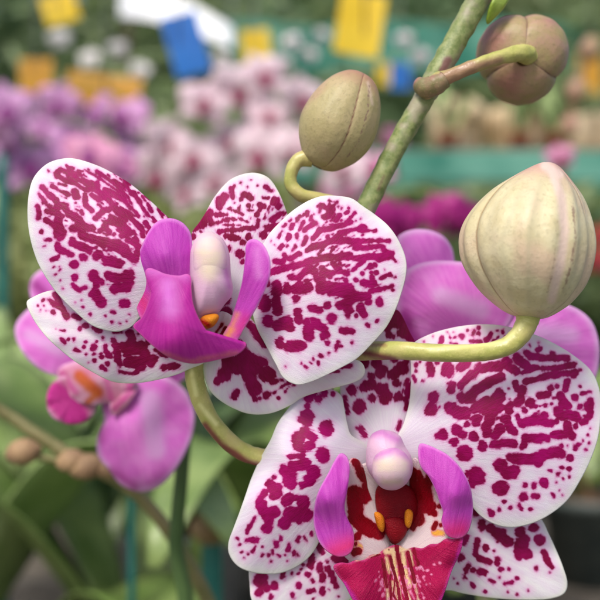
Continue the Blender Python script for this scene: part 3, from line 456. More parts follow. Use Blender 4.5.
sheet('lip_side_lobe', [(340, 454.5), (335, 462), (329, 474), (320, 491), (315.5, 507), (315, 523), (319, 539), (327, 550), (338, 556), (348, 554), (352.5, 546), (352, 532), (346, 519), (343, 507), (345.5, 491), (348, 475), (348, 463), (345, 456)],
      [(340, 456, 3), (328, 500, 10), (316, 515, 6), (346, 500, 8), (340, 554, 8), (350, 535, 7)], YB, m_lobe, fb, base=(345, 590), layers={'pink': strokes((0, 0, 1, '335,552 350,545 r9')), 'pale': strokes((0, 0, 1, '344,458 346,478 r0'))}, thick=.9, nr=44, nt=200, ruffle=.1)
sheet('lip_side_lobe', [(420.5, 444.5), (428, 446), (437, 450), (446, 455), (455, 463), (463, 474), (469, 488), (471.5, 505), (470, 522), (465, 534), (456, 538), (447, 534), (443, 522), (444.5, 513), (441, 502), (437, 490), (430, 476), (422, 466), (419, 455)],
      [(421, 447, 3), (455, 495, 10), (470, 505, 6), (440, 495, 8), (456, 536, 8), (445, 455, 6)], YB, m_lobe, fb, center=(452, 492), base=(440, 590), layers={'pink': strokes((0, 0, 1, '452,532 460,530 r9')), 'pale': strokes((0, 0, 1, '420,462 430,478 r0'))}, thick=.9, nr=44, nt=200, ruffle=.1)
sheet('lip_front', [(334, 566), (339, 563.5), (347, 564.5), (355, 561.5), (362, 561.5), (370, 556), (377, 555), (384, 550), (396, 545), (406, 549.5), (415, 548), (424, 549), (432, 545), (440, 544.5), (448, 539.5), (455, 539.5), (462, 536), (460, 550), (453, 565), (447, 582), (440, 602), (432, 625), (415, 645), (395, 652), (378, 640), (366, 620), (356, 604), (346, 585), (338, 574)],
      [(336, 567, 7), (460, 539, 7), (396, 547, 0), (396, 575, 2), (396, 610, 6), (396, 650, 10), (362, 590, 10), (436, 585, 10), (355, 572, 8), (446, 556, 8), (374, 558, 3), (420, 550, 3), (345, 580, 7), (452, 565, 7)], YB, m_midlobe, fb, center=(397, 590), base=(396, 535),
      layers={'cream': strokes((330, 500, 4, '222,208 310,194 r11; 222,235 232,290 r6; 252,215 262,300 278,400 r9; 292,215 306,290 322,345 r8; 322,205 336,262 r4; 218,320 228,400 r5; 246,330 256,400 r5; 345,330 358,400 r3; 300,350 322,400 r6; 100,250 200,215 r1; 350,190 430,165 r1')),
              'fleck': strokes(*[(330, 500, 4, f'{x},{y} {x + (x - 270) * .05:.0f},{y + 8} r{r}') for x, y, r in FLK], (330, 500, 4, '370,270 r5; 395,285 r5; 380,310 r4; 410,300 r4; 365,330 r5; 390,340 r4; 200,330 205,345 r6; 215,360 r6; 340,330 345,350 r5; 325,365 340,395 r5; 420,260 r4; 440,250 r4; 190,290 r3; 360,375 r4; 380,390 r4; 405,335 r3; 250,370 255,400 r5')),
              'stripe': strokes((330, 500, 4, '265,178 272,230 290,300 312,400 r8; 240,228 248,270 268,335 280,400 r7; 205,240 215,300 222,350 r8; 314,210 328,260 344,330 r7; 340,200 358,260 r7; 290,260 300,300 r4; 236,320 240,400 r5; 235,200 r2; 258,310 250,380 262,400 r4; 290,330 r3; 310,300 r3; 240,300 230,340 r4; 160,235 200,220 r2; 365,190 400,182 r2')),
              'rimv': strokes((0, 0, 1, '462,538 445,590 r1; 445,590 436,612 r2; 345,583 368,618 r2'))}, thick=1.0, nr=70, nt=300, ruffle=.3)
blob('column', [(366, 458), (367, 444), (372, 434), (381, 429.5), (386, 430), (392, 431), (400, 436), (405, 446), (411, 456), (413, 468), (409, 480), (398, 486), (384, 486), (373, 478), (367, 468)], 2.5, 7, YB, m_column, fb,
     layers={'pinkc': strokes((320, 380, 6, '300,320 380,315 470,360 r22'))})
blob('anther_cap', [(372, 472), (374, 458), (381, 450), (392, 447), (403, 451), (410, 461), (411, 474), (406, 484), (396, 490), (384, 489), (376, 482)], 7.5, 5, YB, m_column, fb, layers={'cream': strokes((0, 0, 1, '384,465 400,466 r9')), 'greenc': strokes((0, 0, 1, '384,482 400,482 r3')), 'pinkc': strokes((0, 0, 1, '376,456 395,449 408,456 r3'))}, nr=24, nt=100)

# --- buds
Yb = YS - .0215
bt = P(549, 163, Yb + .004); bb = P(526, 318, Yb)
big = bud('bud', bb, bt, 64.5 / 600 * K * Yb, m_budbig, hero, [(0, .1), (.02, .3), (.07, .5), (.15, .72), (.27, .92), (.4, 1.0), (.52, .99), (.65, .88), (.78, .69), (.88, .46), (.95, .27), (.985, .15), (1, .03)], lobes=3, lobe_amp=.12, phase=.55, twist=.25, groove=.12, bend=.0024,
    layers={'ridge': strokes((270, 0, 1.818, '512,310 530,360 536,420 528,480 512,545 r7; 500,300 525,318 r8')), 'dark': strokes((270, 0, 1.818, '550,375 556,430 546,490 532,530 r1.5; 522,400 518,470 505,530 r.5')), 'crease_shade': strokes((270, 0, 1.818, '455,350 420,440 440,545 r1; 490,330 470,430 470,550 r1.5; 410,370 385,450 400,530 r1; 565,380 572,440 560,520 r1'))}, n=110, nt=220)
tag(big, 'largest bud, cream with a pale ridge')
ptube('bud_stalk', [(325, 352, 0, 8), (345, 352, 6, 9), (368, 351, 12, 9.5), (400, 350.5, 19, 9.2), (440, 353, 22, 9), (480, 352.5, 22, 9), (505, 347, 22, 9.4), (519, 336, 22, 10), (526, 324, 21.5, 11), (528, 316, 21.3, 12), (528, 306, 21.3, 10)], YS, m_pedicel, big, nseg=110, nt=32, lumps=.05,
      layers={'purple': strokes((0, 0, 1, '362,352 395,360 r3; 395,361 440,364 r0; 372,345 385,345 r1')), 'pale': strokes((0, 0, 1, '430,350 505,342 r2; 505,342 520,325 r2'))})
Yb2 = YS - .002
b2 = bud('bud', P(317, 167, Yb2), P(363, 74, Yb2), 37.5 / 600 * K * Yb2, m_budleft, hero, [(0, .15), (.03, .42), (.1, .62), (.22, .86), (.38, 1.0), (.55, .98), (.7, .88), (.83, .72), (.93, .5), (.98, .3), (1, .05)], lobes=3, lobe_amp=.1, phase=1.0, twist=.5, groove=.03,
    layers={'dark': strokes((270, 0, 1.818, '180,155 178,200 160,260 135,292 r.6; 150,150 110,200 95,260 r-1')), 'ridge': strokes((270, 0, 1.818, '178,150 186,190 r0'))})
tag(b2, 'olive brown bud on a curled stalk')
ptube('bud_stalk', [(350, 215, 0, 6.5), (335, 203, 1, 6.5), (318, 199, 2, 6.8), (301, 195, 3, 6.8), (291, 184, 3, 6.5), (292, 170, 3, 6.5), (299, 160, 2.6, 7.5), (310, 158, 2, 9)], YS, m_pedicel, b2, nseg=60, nt=28, lumps=.05)
Yb3 = YS + .004
b3 = bud('bud', P(524, 56, Yb3 - .004), P(518, 62, Yb3 + .034), 44 / 600 * K * Yb3, m_budtop, hero, [(0, .2), (.05, .66), (.15, .9), (.3, 1.0), (.5, .98), (.7, .82), (.88, .5), (.97, .2), (1, .03)], lobes=3, lobe_amp=.2, phase=2.2, twist=.3, groove=.03)
tag(b3, 'rosy bud seen from its stalk end')
ptube('bud_stalk', [(424, 92, 2, 9), (436, 82, 5, 8.5), (455, 74, 6, 7), (480, 64, 6, 6.8), (505, 56, 4, 7.4), (522, 53, 2, 9), (528, 56, -1, 10)], YS, m_pedicel, b3, nseg=60, nt=28, lumps=.12, layers={'brownish': strokes((0, 0, 1, '425,90 470,68 r9; 470,68 500,60 r4'))})
# a short stem end that shows under the flower

# ------------------------------------------------------------------ materials of the nursery behind
def plain_mat(name, c1, c2, scale=20, rough=.5, trans=0.0, bump=.2, detail=4, dist=.01):
    M = NT(name); n1 = M.noise(scale, None, detail, .6); col = M.mix(M.rng(n1, .35, .65), c1, c2)
    M.l(col, M.b.inputs['Base Color']); M.b.inputs['Roughness'].default_value = rough
    nb = M.bump(n1, bump, dist)
    if trans: M.translucent(col, trans)
    return M.m
m_leaf = plain_mat('orchid_leaf', lin(104, 130, 66), lin(140, 160, 96), 30, .34, .12)
m_leafp = plain_mat('orchid_leaf_pale', lin(146, 172, 104), lin(168, 188, 126), 30, .4, .2)
m_leafd = plain_mat('dark_leaf', lin(74, 104, 60), lin(100, 128, 76), 14, .4, .1)
m_tree1 = plain_mat('tree_leaf_mid', lin(140, 162, 108), lin(176, 190, 146), 3, .5, .35)
m_tree2 = plain_mat('tree_leaf_dark', lin(100, 128, 86), lin(140, 162, 120), 3, .5, .3)
m_tree3 = plain_mat('tree_leaf_olive', lin(152, 164, 98), lin(176, 184, 128), 3, .5, .3)
m_bark = plain_mat('bark', lin(94, 78, 62), lin(120, 102, 82), 40, .8)
m_pot = plain_mat('slate_pot', lin(72, 82, 80), lin(88, 96, 92), 40, .5)
m_potw = plain_mat('pale_pot', lin(196, 196, 194), lin(212, 210, 206), 40, .4)
m_clay = plain_mat('clay_pot', lin(168, 98, 70), lin(186, 116, 86), 40, .7)
m_bark2 = plain_mat('potting_bark', lin(92, 66, 48), lin(126, 96, 70), 120, .9, bump=.8)
m_bench = plain_mat('bench_wood', lin(96, 90, 82), lin(120, 112, 100), 25, .8)
m_ground = plain_mat('nursery_ground', lin(92, 96, 92), lin(112, 114, 106), 3, .95)
m_teal = plain_mat('teal_net', lin(60, 150, 130), lin(130, 196, 176), 4, .7, .35)
m_tealpole = plain_mat('teal_stake', lin(24, 96, 90), lin(36, 112, 104), 20, .4)
m_yellow = plain_mat('yellow_card', lin(240, 204, 36), lin(248, 216, 60), 10, .5, .2)
m_orange = plain_mat('orange_card', lin(206, 150, 40), lin(220, 164, 52), 10, .5, .2)
m_blue = plain_mat('blue_card', lin(28, 110, 200), lin(40, 124, 212), 10, .5, .2)
m_white = plain_mat('white_sheet', lin(250, 252, 252), lin(254, 254, 254), 10, .5)
m_beige = plain_mat('coir_pot', lin(196, 170, 128), lin(232, 212, 178), 14, .8)
m_steel = plain_mat('steel_wire', lin(120, 124, 124), lin(140, 142, 142), 20, .4)
m_brown = plain_mat('dry_bud', lin(142, 112, 84), lin(166, 136, 100), 90, .7)
m_dspike = plain_mat('old_spike', lin(112, 112, 66), lin(134, 124, 84), 60, .6)
def fl_mat(name, c1, c2, trans=.25): return plain_mat(name, c1, c2, 60, .5, trans)
m_fmauve = fl_mat('flower_mauve', lin(206, 136, 200), lin(230, 182, 224)); m_fpale = fl_mat('flower_blush', lin(238, 206, 220), lin(246, 230, 236))
m_fpink = fl_mat('flower_pink', lin(222, 142, 184), lin(230, 168, 202)); m_fmag = fl_mat('flower_magenta', lin(160, 14, 116), lin(180, 30, 136))
m_lipred = fl_mat('lip_crimson', lin(168, 40, 92), lin(186, 60, 110)); m_lipmauve = fl_mat('lip_purple', lin(160, 50, 150), lin(176, 66, 160))
m_fwhite = fl_mat('flower_white', lin(238, 234, 232), lin(244, 242, 240))

# ------------------------------------------------------------------ builders
def lathe(name, prof, c, mat, parent, nt=40):
    V = []; n = len(prof)
    for r, z in prof:
        for j in range(nt):
            an = 2 * math.pi * j / nt; V.append((c[0] + r * math.cos(an), c[1] + r * math.sin(an), c[2] + z))
    F = [(i * nt + j, i * nt + (j + 1) % nt, (i + 1) * nt + (j + 1) % nt, (i + 1) * nt + j) for i in range(n - 1) for j in range(nt)]
    F += [tuple(reversed(range(nt))), tuple((n - 1) * nt + j for j in range(nt))]
    return mesh_obj(name, V, F, mat, parent)
def box_mesh(name, boxes, mat, parent=None, rot=0, bev=.004):
    """boxes: (cx, cy, cz, sx, sy, sz) in world"""
    bpy_v = []; F = []
    for cx, cy, cz, sx, sy, sz in boxes:
        b0 = len(bpy_v)
        for dx, dy, dz in ((-1, -1, -1), (1, -1, -1), (1, 1, -1), (-1, 1, -1), (-1, -1, 1), (1, -1, 1), (1, 1, 1), (-1, 1, 1)):
            x, y = dx * sx / 2, dy * sy / 2; bpy_v.append((cx + x * math.cos(rot) - y * math.sin(rot), cy + x * math.sin(rot) + y * math.cos(rot), cz + dz * sz / 2))
        F += [tuple(b0 + k for k in q) for q in ((3, 2, 1, 0), (4, 5, 6, 7), (0, 1, 5, 4), (1, 2, 6, 5), (2, 3, 7, 6), (3, 0, 4, 7))]
    o = mesh_obj(name, bpy_v, F, mat, parent, smooth=False)
    m = o.modifiers.new('bevel', 'BEVEL'); m.width = bev; m.segments = 2
    return o
def pot(c, r, h, mat, parent):
    lathe('pot', [(r * .68, 0), (r * .92, h * .86), (r, h * .87), (r * 1.02, h), (r * .95, h), (r * .9, h * .9), (r * .02, h * .9)], c, mat, parent)
    lathe('potting_bark', [(r * .6, h * .7), (r * .88, h * .905), (r * .5, h * .95), (r * .02, h * .96)], c, m_bark2, parent)
def leaf(base, az, length, width, rise, droop, mat, parent, fold=.25, twist=0):
    n, m = 22, 7; V = []
    dx, dy = math.cos(az), math.sin(az); px, py = -dy, dx
    for i in range(n + 1):
        t = i / n; out = length * t; z = rise * math.sin(min(t * 1.15, 1.3) * math.pi / 2) * length - droop * length * t ** 2.6
        w = width * (math.sin(math.pi * min(1, t * .93 + .06)) ** .55) * (.55 + .45 * min(1, t * 3)) * .5
        for j in range(m):
            s = (j / (m - 1) - .5) * 2
            zz = z + abs(s) ** 1.3 * fold * w + s * twist * w * t
            V.append((base[0] + dx * out + px * s * w, base[1] + dy * out + py * s * w, base[2] + zz))
    F = [(i * m + j, i * m + j + 1, (i + 1) * m + j + 1, (i + 1) * m + j) for i in range(n) for j in range(m - 1)]
    o = mesh_obj('leaf', V, F, mat, parent); md = o.modifiers.new('thickness', 'SOLIDIFY'); md.thickness = .0016; md.offset = 0
    return o
def petal_grid(V, F, ang, length, width, cup, c, R, dz=0.0):
    n, m = 9, 7; b0 = len(V)
    for i in range(n + 1):
        t = i / n; w = width * .5 * math.sin(math.pi * min(1, .1 + .9 * t) ** .8) ** .6 if t < 1 else .02 * width
        for j in range(m):
            s = (j / (m - 1) - .5) * 2; x = s * w; y = t * length
            lx = x * math.cos(ang) - y * math.sin(ang); lz = x * math.sin(ang) + y * math.cos(ang)
            ly = -cup * math.sin(t * 2.4) * length + .25 * abs(s) ** 2 * w + dz
            V.append(tuple(Vector(c) + R @ Vector((lx, ly, lz))))
    F += [(b0 + i * m + j, b0 + i * m + j + 1, b0 + (i + 1) * m + j + 1, b0 + (i + 1) * m + j) for i in range(n) for j in range(m - 1)]
def flower(c, yaw, pitch, size, mat, lipmat, parent):
    R = Matrix.Rotation(yaw + random.uniform(-.45, .45), 3, 'Z') @ Matrix.Rotation(pitch + random.uniform(-.3, .2), 3, 'X') @ Matrix.Rotation(random.uniform(-.5, .5), 3, 'Y')
    V, F = [], []
    for ang in (0, math.radians(128), math.radians(-128)): petal_grid(V, F, ang, size * .5, size * .34, .1, c, R, .002)
    for ang in (math.radians(68), math.radians(-68)): petal_grid(V, F, ang, size * .55, size * .58, .12, c, R, -.001)
    o = mesh_obj('flower', V, F, mat, parent); md = o.modifiers.new('thickness', 'SOLIDIFY'); md.thickness = .0008; md.offset = 0
    V, F = [], []
    petal_grid(V, F, math.pi, size * .26, size * .2, .5, c, R, -.006)
    for ang in (math.radians(120), math.radians(-120)): petal_grid(V, F, ang, size * .16, size * .1, 1.0, c, R, -.006)
    petal_grid(V, F, 0, size * .1, size * .1, .8, c, R, -.008)
    l = mesh_obj('lip', V, F, lipmat, o); md = l.modifiers.new('thickness', 'SOLIDIFY'); md.thickness = .001; md.offset = 0
    return o
def orchid(potxy, label, spike_px, flowers, mat, lipmat, potmat=None, Y=1.2, size=.08, leaves=5, leafmat=None, llen=.24, bench=BENCH, thick=.003, group=None, leafaz=None, ph=.11, pr=.06, spikemat=None, buds=()):
    """spike_px: picture points at distance Y from the tip down to the pot; flowers: (px, py, yaw deg)"""
    r0 = empty('orchid_plant', (potxy[0], potxy[1], bench), label, 'orchid', group)
    pot((potxy[0], potxy[1], bench), pr, ph, potmat or m_pot, r0)
    pts = []
    for k, (x, y) in enumerate(spike_px):
        p = P(x, y, Y); pts.append((*p, thick * (.5 + .5 * min(1, k / 3))))
    pts.append(((pts[-1][0] + potxy[0]) / 2, (Y + potxy[1]) / 2, bench + ph + .06, thick)); pts.append((potxy[0], potxy[1], bench + ph * .9, thick))
    tube('spike', pts, spikemat or m_leaf, r0, nseg=70, nt=10)
    for k in range(leaves):
        az = (leafaz[k] if leafaz else k * 2 * math.pi / leaves + random.uniform(-.4, .4) + potxy[0] * 7)
        leaf((potxy[0] + .012 * math.cos(az), potxy[1] + .012 * math.sin(az), bench + ph * .95 + .004 * k), az, llen * random.uniform(.8, 1.15), llen * .3, random.uniform(.45, .9), random.uniform(.5, .9), leafmat or m_leaf, r0)
    for fx, fy, yaw in flowers:
        c = P(fx, fy, Y - random.uniform(.0, .05))
        f = flower(c, math.radians(yaw), math.radians(random.uniform(-18, 10)), size * random.uniform(.75, 1.15), mat, lipmat, r0)
    for bx, by, br in buds:
        c = P(bx, by, Y - .004)
        bud('bud', c - Vector((0, 0, br * .7)), c + Vector((br * .3, 0, br * .9)), br * .62, m_budtop, r0, [(0, .3), (.2, .85), (.5, 1), (.8, .7), (1, .05)], n=16, nt=24)
    return r0
def tree(name, x, y, trunk_h, crown_c, crown_r, n, mat, label, cat='tree', group='trees and shrubs behind the nursery', ls=.09, z0=-1.2, seed=0):
    rg = random.Random(seed); t = empty(name, (x, y, z0), label, cat, group)
    top = Vector((x, y, crown_c))
    tube('trunk', [(x, y, z0, .05), (x + .03, y, z0 + trunk_h * .5, .042), (x - .02, y, crown_c, .03), (x, y, crown_c + crown_r[2] * .5, .015)], m_bark, t, nseg=20, nt=10)
    V, F = [], []
    clumps = [Vector((rg.uniform(-1, 1), rg.uniform(-1, 1), rg.uniform(-1, 1))) for _ in range(60)]
    clumps = [c for c in clumps if c.length < 1][:30]
    for k in range(n):
        c0 = clumps[k % len(clumps)]
        d = Vector((rg.gauss(0, .17), rg.gauss(0, .17), rg.gauss(0, .17))) + c0
        c = top + Vector((d.x * crown_r[0], d.y * crown_r[1], d.z * crown_r[2]))
        u = Vector((rg.gauss(0, 1), rg.gauss(0, 1), rg.gauss(0, .6))).normalized(); w = u.orthogonal().normalized(); w = (Matrix.Rotation(rg.uniform(0, 6.28), 3, u) @ w)
        s = ls * rg.uniform(.6, 1.3); b0 = len(V); nrm = u.cross(w)
        V += [tuple(c - u * s), tuple(c + w * s * .32 + nrm * s * .1), tuple(c + u * s), tuple(c - w * s * .32 + nrm * s * .1)]
        F.append((b0, b0 + 1, b0 + 2, b0 + 3))
    mesh_obj('crown', V, F, mat, t, smooth=False)
    return t

# ------------------------------------------------------------------ hero pot and leaves (below the frame)
hx, hy = hero.location.x, hero.location.y
pot((hx, hy, BENCH), .05, .09, m_potw, hero)
for k, az in enumerate((.3, 2.6, 4.2, 5.4)): leaf((hx + .01 * math.cos(az), hy + .01 * math.sin(az), BENCH + .086 + .003 * k), az, .15, .05, .35, .5, m_leaf, hero)

# ------------------------------------------------------------------ the two mauve orchids close behind
YR = .262
right_plant = empty('orchid_plant', (.12, .345, BENCH), 'plain mauve orchid whose open petals show softly between the spotted flower and the largest bud', 'orchid')
pot((.12, .345, BENCH), .05, .1, m_pot, right_plant)
tube('spike', [(*P(470, 345, YR + .008), .0024), (*P(476, 420, YR + .018), .003), (*P(486, 520, YR + .03), .0034), (*P(500, 640, YR + .04), .0036), (.12, .345, BENCH + .2, .0038), (.12, .345, BENCH + .08, .004)], m_spike, right_plant, nseg=70, nt=14)
for k, az in enumerate((.2, 1.7, 3.3)): leaf((.12 + .01 * math.cos(az), .345 + .01 * math.sin(az), BENCH + .095 + .003 * k), az, .16, .05, .3, .6, m_leaf, right_plant)
fr = blob('flower', [(455, 340), (470, 332), (486, 340), (486, 358), (470, 366), (456, 358)], 2, 4, YR, m_column, right_plant, nr=10, nt=40)
sheet('sepal', [(398, 242), (402, 234), (415, 230), (430, 231), (443, 237), (451, 248), (454, 262), (458, 285), (464, 320), (466, 345), (450, 340), (430, 310), (408, 275)], [(425, 232, -3), (430, 265, 1), (465, 345, -1), (400, 245, -1), (453, 255, -5)], YR, m_mauve, fr, base=(470, 345), layers={'deep': strokes((0, 0, 1, '455,300 462,335 r4'))}, nr=30, nt=140, thick=.7)
sheet('petal', [(404, 275), (415, 266), (432, 262), (455, 262), (480, 266), (505, 280), (515, 305), (505, 330), (485, 350), (460, 352), (430, 350), (410, 343), (400, 325), (396, 300)], [(400, 300, 2), (440, 300, 5), (470, 345, 0), (510, 300, 3), (405, 345, 0), (450, 262, 1)], YR - .004, m_mauve, fr, base=(475, 348), layers={'deep': strokes((0, 0, 1, '405,315 415,342 r6')), 'pale': strokes((0, 0, 1, '440,295 480,310 r8'))}, nr=30, nt=160, thick=.7)  # the deep stroke paints the shade of the left fold into the petal colour
sheet('petal', [(472, 345), (480, 320), (500, 308), (525, 302), (550, 302), (572, 307), (588, 318), (596, 333), (599, 355), (594, 380), (580, 395), (550, 400), (510, 390), (480, 370)], [(475, 350, 0), (540, 340, 4), (597, 350, -2), (550, 303, 0), (550, 400, -2)], YR - .003, m_mauve, fr, base=(470, 350), layers={'pale': strokes((0, 0, 1, '510,330 570,335 r8'))}, nr=30, nt=160, thick=.7)
sheet('sepal', [(468, 360), (490, 355), (530, 380), (560, 420), (565, 450), (545, 460), (510, 430), (480, 395)], [(470, 360, -2), (520, 400, -3), (560, 455, -6)], YR, m_mauve, fr, nr=16, nt=80, thick=.7)
sheet('sepal', [(470, 360), (455, 356), (430, 380), (415, 415), (420, 440), (440, 430), (462, 395)], [(465, 362, -2), (440, 400, -3), (420, 438, -6)], YR, m_mauve, fr, nr=16, nt=80, thick=.7)
sheet('lip', [(462, 362), (478, 362), (492, 385), (488, 410), (472, 420), (456, 408), (452, 385)], [(470, 365, 1), (455, 390, 3), (490, 390, 3), (472, 390, 5), (472, 418, 4)], YR, m_lipfront, fr, nr=16, nt=80, thick=.8)

YL = .3
left_plant = empty('orchid_plant', (-.12, .36, BENCH), 'blurred mauve orchid hanging under the left spotted petals, with an orange throated lip', 'orchid')
pot((-.12, .36, BENCH), .05, .1, m_pot, left_plant)
tube('spike', [(*P(130, 330, YL + .012), .0018), (*P(165, 345, YL + .016), .002), (*P(186, 400, YL + .02), .0023), (*P(182, 470, YL + .024), .0026), (*P(176, 540, YL + .03), .0028), (*P(172, 640, YL + .04), .003), (-.12, .36, BENCH + .2, .003), (-.12, .36, BENCH + .08, .003)], m_leafd, left_plant, nseg=70, nt=14)
for k, az in enumerate((1.2, 2.9, 4.5)): leaf((-.12 + .01 * math.cos(az), .36 + .01 * math.sin(az), BENCH + .095 + .003 * k), az, .16, .05, .3, .6, m_leaf, left_plant)
fl = blob('flower', [(84, 372), (98, 366), (110, 374), (110, 392), (98, 400), (86, 392)], 3, 4, YL, m_dullsepal, left_plant, nr=10, nt=40, layers={'gold': strokes((0, 0, 1, '98,386 r9'))})
LP = {'deep': strokes((0, 0, 1, '70,372 90,378 r4')), }
sheet('petal', [(96, 380), (80, 378), (62, 377), (42, 370), (26, 356), (17, 340), (16, 326), (24, 314), (38, 304), (60, 300), (90, 320), (100, 350)], [(98, 378, 0), (50, 345, 4), (17, 330, 0), (60, 300, -1)], YL, m_mauve, fl, base=(100, 375), nr=30, nt=140, thick=.7, layers={'pale': strokes((0, 0, 1, '30,335 60,350 r6')), **LP})
sheet('sepal', [(60, 330), (42, 318), (32, 300), (30, 285), (36, 274), (50, 268), (72, 272), (100, 300), (100, 360)], [(35, 280, -3), (60, 300, -3), (95, 355, -2)], YL, m_mauve, fl, base=(100, 370), nr=24, nt=110, thick=.7, layers={'deep': strokes((0, 0, 1, '36,285 60,310 r5'))})
sheet('petal', [(112, 380), (130, 372), (152, 372), (172, 380), (186, 392), (194, 412), (192, 434), (182, 458), (168, 478), (153, 489), (138, 491), (121, 484), (110, 470), (99, 456), (98, 438), (105, 420), (103, 402)], [(112, 385, 1), (138, 420, 7), (150, 480, 3), (165, 425, 0), (193, 425, -5), (145, 491, -2), (101, 450, -3), (120, 440, 5)], YL, m_mauve, fl, base=(120, 365), nr=30, nt=160, thick=.7, layers={'pale': strokes((0, 0, 1, '150,400 155,450 r10')), 'deep': strokes((0, 0, 1, '112,470 135,486 r3; 104,400 102,440 r2'))})
sheet('sepal', [(100, 372), (120, 350), (150, 340), (180, 350), (190, 370), (170, 388), (130, 392)], [(105, 375, -2), (185, 365, -5), (150, 365, -2)], YL, m_mauve, fl, nr=16, nt=90, thick=.7)
sheet('lip', [(95, 395), (90, 378), (76, 374), (60, 378), (50, 388), (47, 402), (52, 416), (66, 423), (82, 422), (94, 412)], [(92, 385, 4), (60, 400, 8), (80, 420, 6)], YL, m_dullsepal, fl, nr=24, nt=110, thick=.9, layers={'deep': strokes((0, 0, 1, '55,395 75,415 r14'))})
sheet('lip', [(112, 398), (124, 388), (138, 384), (132, 398), (122, 410), (112, 414)], [(112, 405, 8), (136, 386, 5), (124, 400, 9), (114, 396, 7), (120, 412, 7)], YL, m_dullsepal, fl, nr=16, nt=70, thick=.8, layers={'deep': strokes((0, 0, 1, '115,408 132,392 r2'))})
sheet('lip', [(58, 372), (75, 362), (96, 360), (120, 366), (136, 378), (130, 392), (128, 404), (110, 402), (90, 404), (68, 396)], [(60, 374, 6), (98, 380, 10), (130, 385, 7), (90, 403, 7), (98, 361, 6)], YL, m_dullsepal, fl, nr=24, nt=110, thick=.9, layers={'deep': strokes((0, 0, 1, '125,398 132,380 r3; 62,372 76,392 r2; 104,372 112,400 r1.5')), 'gold': strokes((0, 0, 1, '80,376 98,392 r6; 98,392 88,402 r3'))})

# thin spike with dried buds that crosses the lower left
YD = .345
dp = empty('orchid_plant', (-.02, .47, BENCH), 'leafy orchid with a thin diagonal spike carrying a few brown buds', 'orchid')
pot((-.02, .47, BENCH), .055, .11, m_pot, dp)
tube('spike', [(*P(-40, 385, YD - .01), .0013), (*P(0, 410, YD), .0022), (*P(40, 436, YD), .0024), (*P(78, 461, YD), .0027), (*P(120, 482, YD), .0025), (*P(152, 510, YD + .003), .0026), (*P(182, 552, YD + .006), .0028), (*P(212, 610, YD + .01), .003), (*P(224, 660, YD + .02), .003), (-.03, .45, BENCH + .14, .0028), (-.02, .47, BENCH + .09, .003)], m_dspike, dp, nseg=90, nt=14)
tube('side_stalk', [(*P(78, 462, YD), .0018), (*P(58, 461, YD - .002), .0016), (*P(34, 455, YD - .003), .0017)], m_dspike, dp, nseg=16, nt=10)
for bx, by, s, L in ((24, 453, .0052, .014), (116, 468, .0042, .018), (88, 468, .005, .015), (72, 462, .0045, .012)):
    p = P(bx, by, YD - .004)
    bud('bud', p + Vector((-L / 2, 0, -.001)), p + Vector((L / 2, 0, .002)), s, m_brown, dp, [(0, .2), (.15, .7), (.45, 1), (.75, .8), (1, .08)], n=20, nt=30)
for k, az in enumerate((1.0, 2.4, 3.5, 5.6)): leaf((-.02 + .01 * math.cos(az), .47 + .01 * math.sin(az), BENCH + .105 + .003 * k), az, .2, .06, .5, .6, m_leaf, dp)

# ------------------------------------------------------------------ leafy plants on the bench (lower left)
def leafy(x, y, label, specs, mat, potmat=m_pot, z=BENCH, ph=.11, pr=.055, cat='orchid', group='leafy plants on the bench'):
    r0 = empty('leafy_plant', (x, y, z), label, cat, group); pot((x, y, z), pr, ph, potmat, r0)
    for k, (az, L, w, rise, droop) in enumerate(specs):
        az = math.radians(az)
        leaf((x + .01 * math.cos(az), y + .01 * math.sin(az), z + ph * .92 + .003 * k), az, L, w, rise, droop, mat, r0, fold=.2)
    return r0
leafy(-.10, .58, 'broad leaved green plant at the lower left with long arching leaves', [(185, .24, .07, .9, .3), (150, .22, .065, 1.1, .4), (215, .22, .07, .85, .35), (40, .2, .06, 1.1, .5), (95, .2, .06, 1.2, .4)], m_leaf)
leafy(-.235, .60, 'pale green plant at the left edge with soft wide leaves', [(10, .24, .075, 1.1, .5), (60, .25, .07, 1.1, .4), (165, .2, .06, 1.0, .3), (330, .22, .07, .9, .4), (110, .24, .08, 1.1, .3)], m_leafp)
leafy(.005, .66, 'upright plant of narrow dark leaves behind the curved flower stalk', [(80, .24, .05, 1.0, .2), (150, .24, .05, 1.0, .3), (30, .22, .05, .9, .3), (250, .22, .05, .9, .4), (200, .24, .05, 1.0, .2)], m_leaf)
leafy(-.33, .82, 'tall leafy plant at the far left of the bench', [(0, .26, .08, 1.0, .4), (60, .26, .08, 1.1, .3), (300, .24, .08, .9, .5), (200, .26, .07, 1.0, .4), (120, .26, .08, 1.1, .4)], m_leafp)
leafy(-.12, .92, 'leafy plant in a white pot behind the mauve flower', [(20, .26, .08, .8, .4), (160, .26, .08, .9, .4), (90, .26, .07, 1.0, .3), (260, .24, .08, .7, .5), (320, .24, .08, .8, .4)], m_leafd, m_potw, pr=.075, ph=.12)
leafy(.06, .98, 'leafy plant with drooping dark leaves in a clay pot', [(20, .26, .07, .8, .5), (160, .26, .07, .9, .5), (90, .26, .07, 1.0, .3), (230, .26, .07, .8, .5)], m_leafd, m_clay)
def stake(x, y, z0, z1, r, mat, label):
    o = tube('plant_stake', [(x, y, z0, r), (x, y, (z0 + z1) / 2, r), (x, y, z1, r), (x, y, z1 + r, r * .3)], mat, None, nseg=16, nt=12); tag(o, label, 'stake'); return o
p = P(132, 500, .52); stake(p.x, p.y, BENCH, p.z, .0022, m_tealpole, 'thin teal stake standing among the lower left leaves')
p = P(3, 180, .8); stake(p.x, p.y, BENCH, P(3, 175, .8).z, .0055, m_tealpole, 'thick teal stake rising at the left edge of the picture')
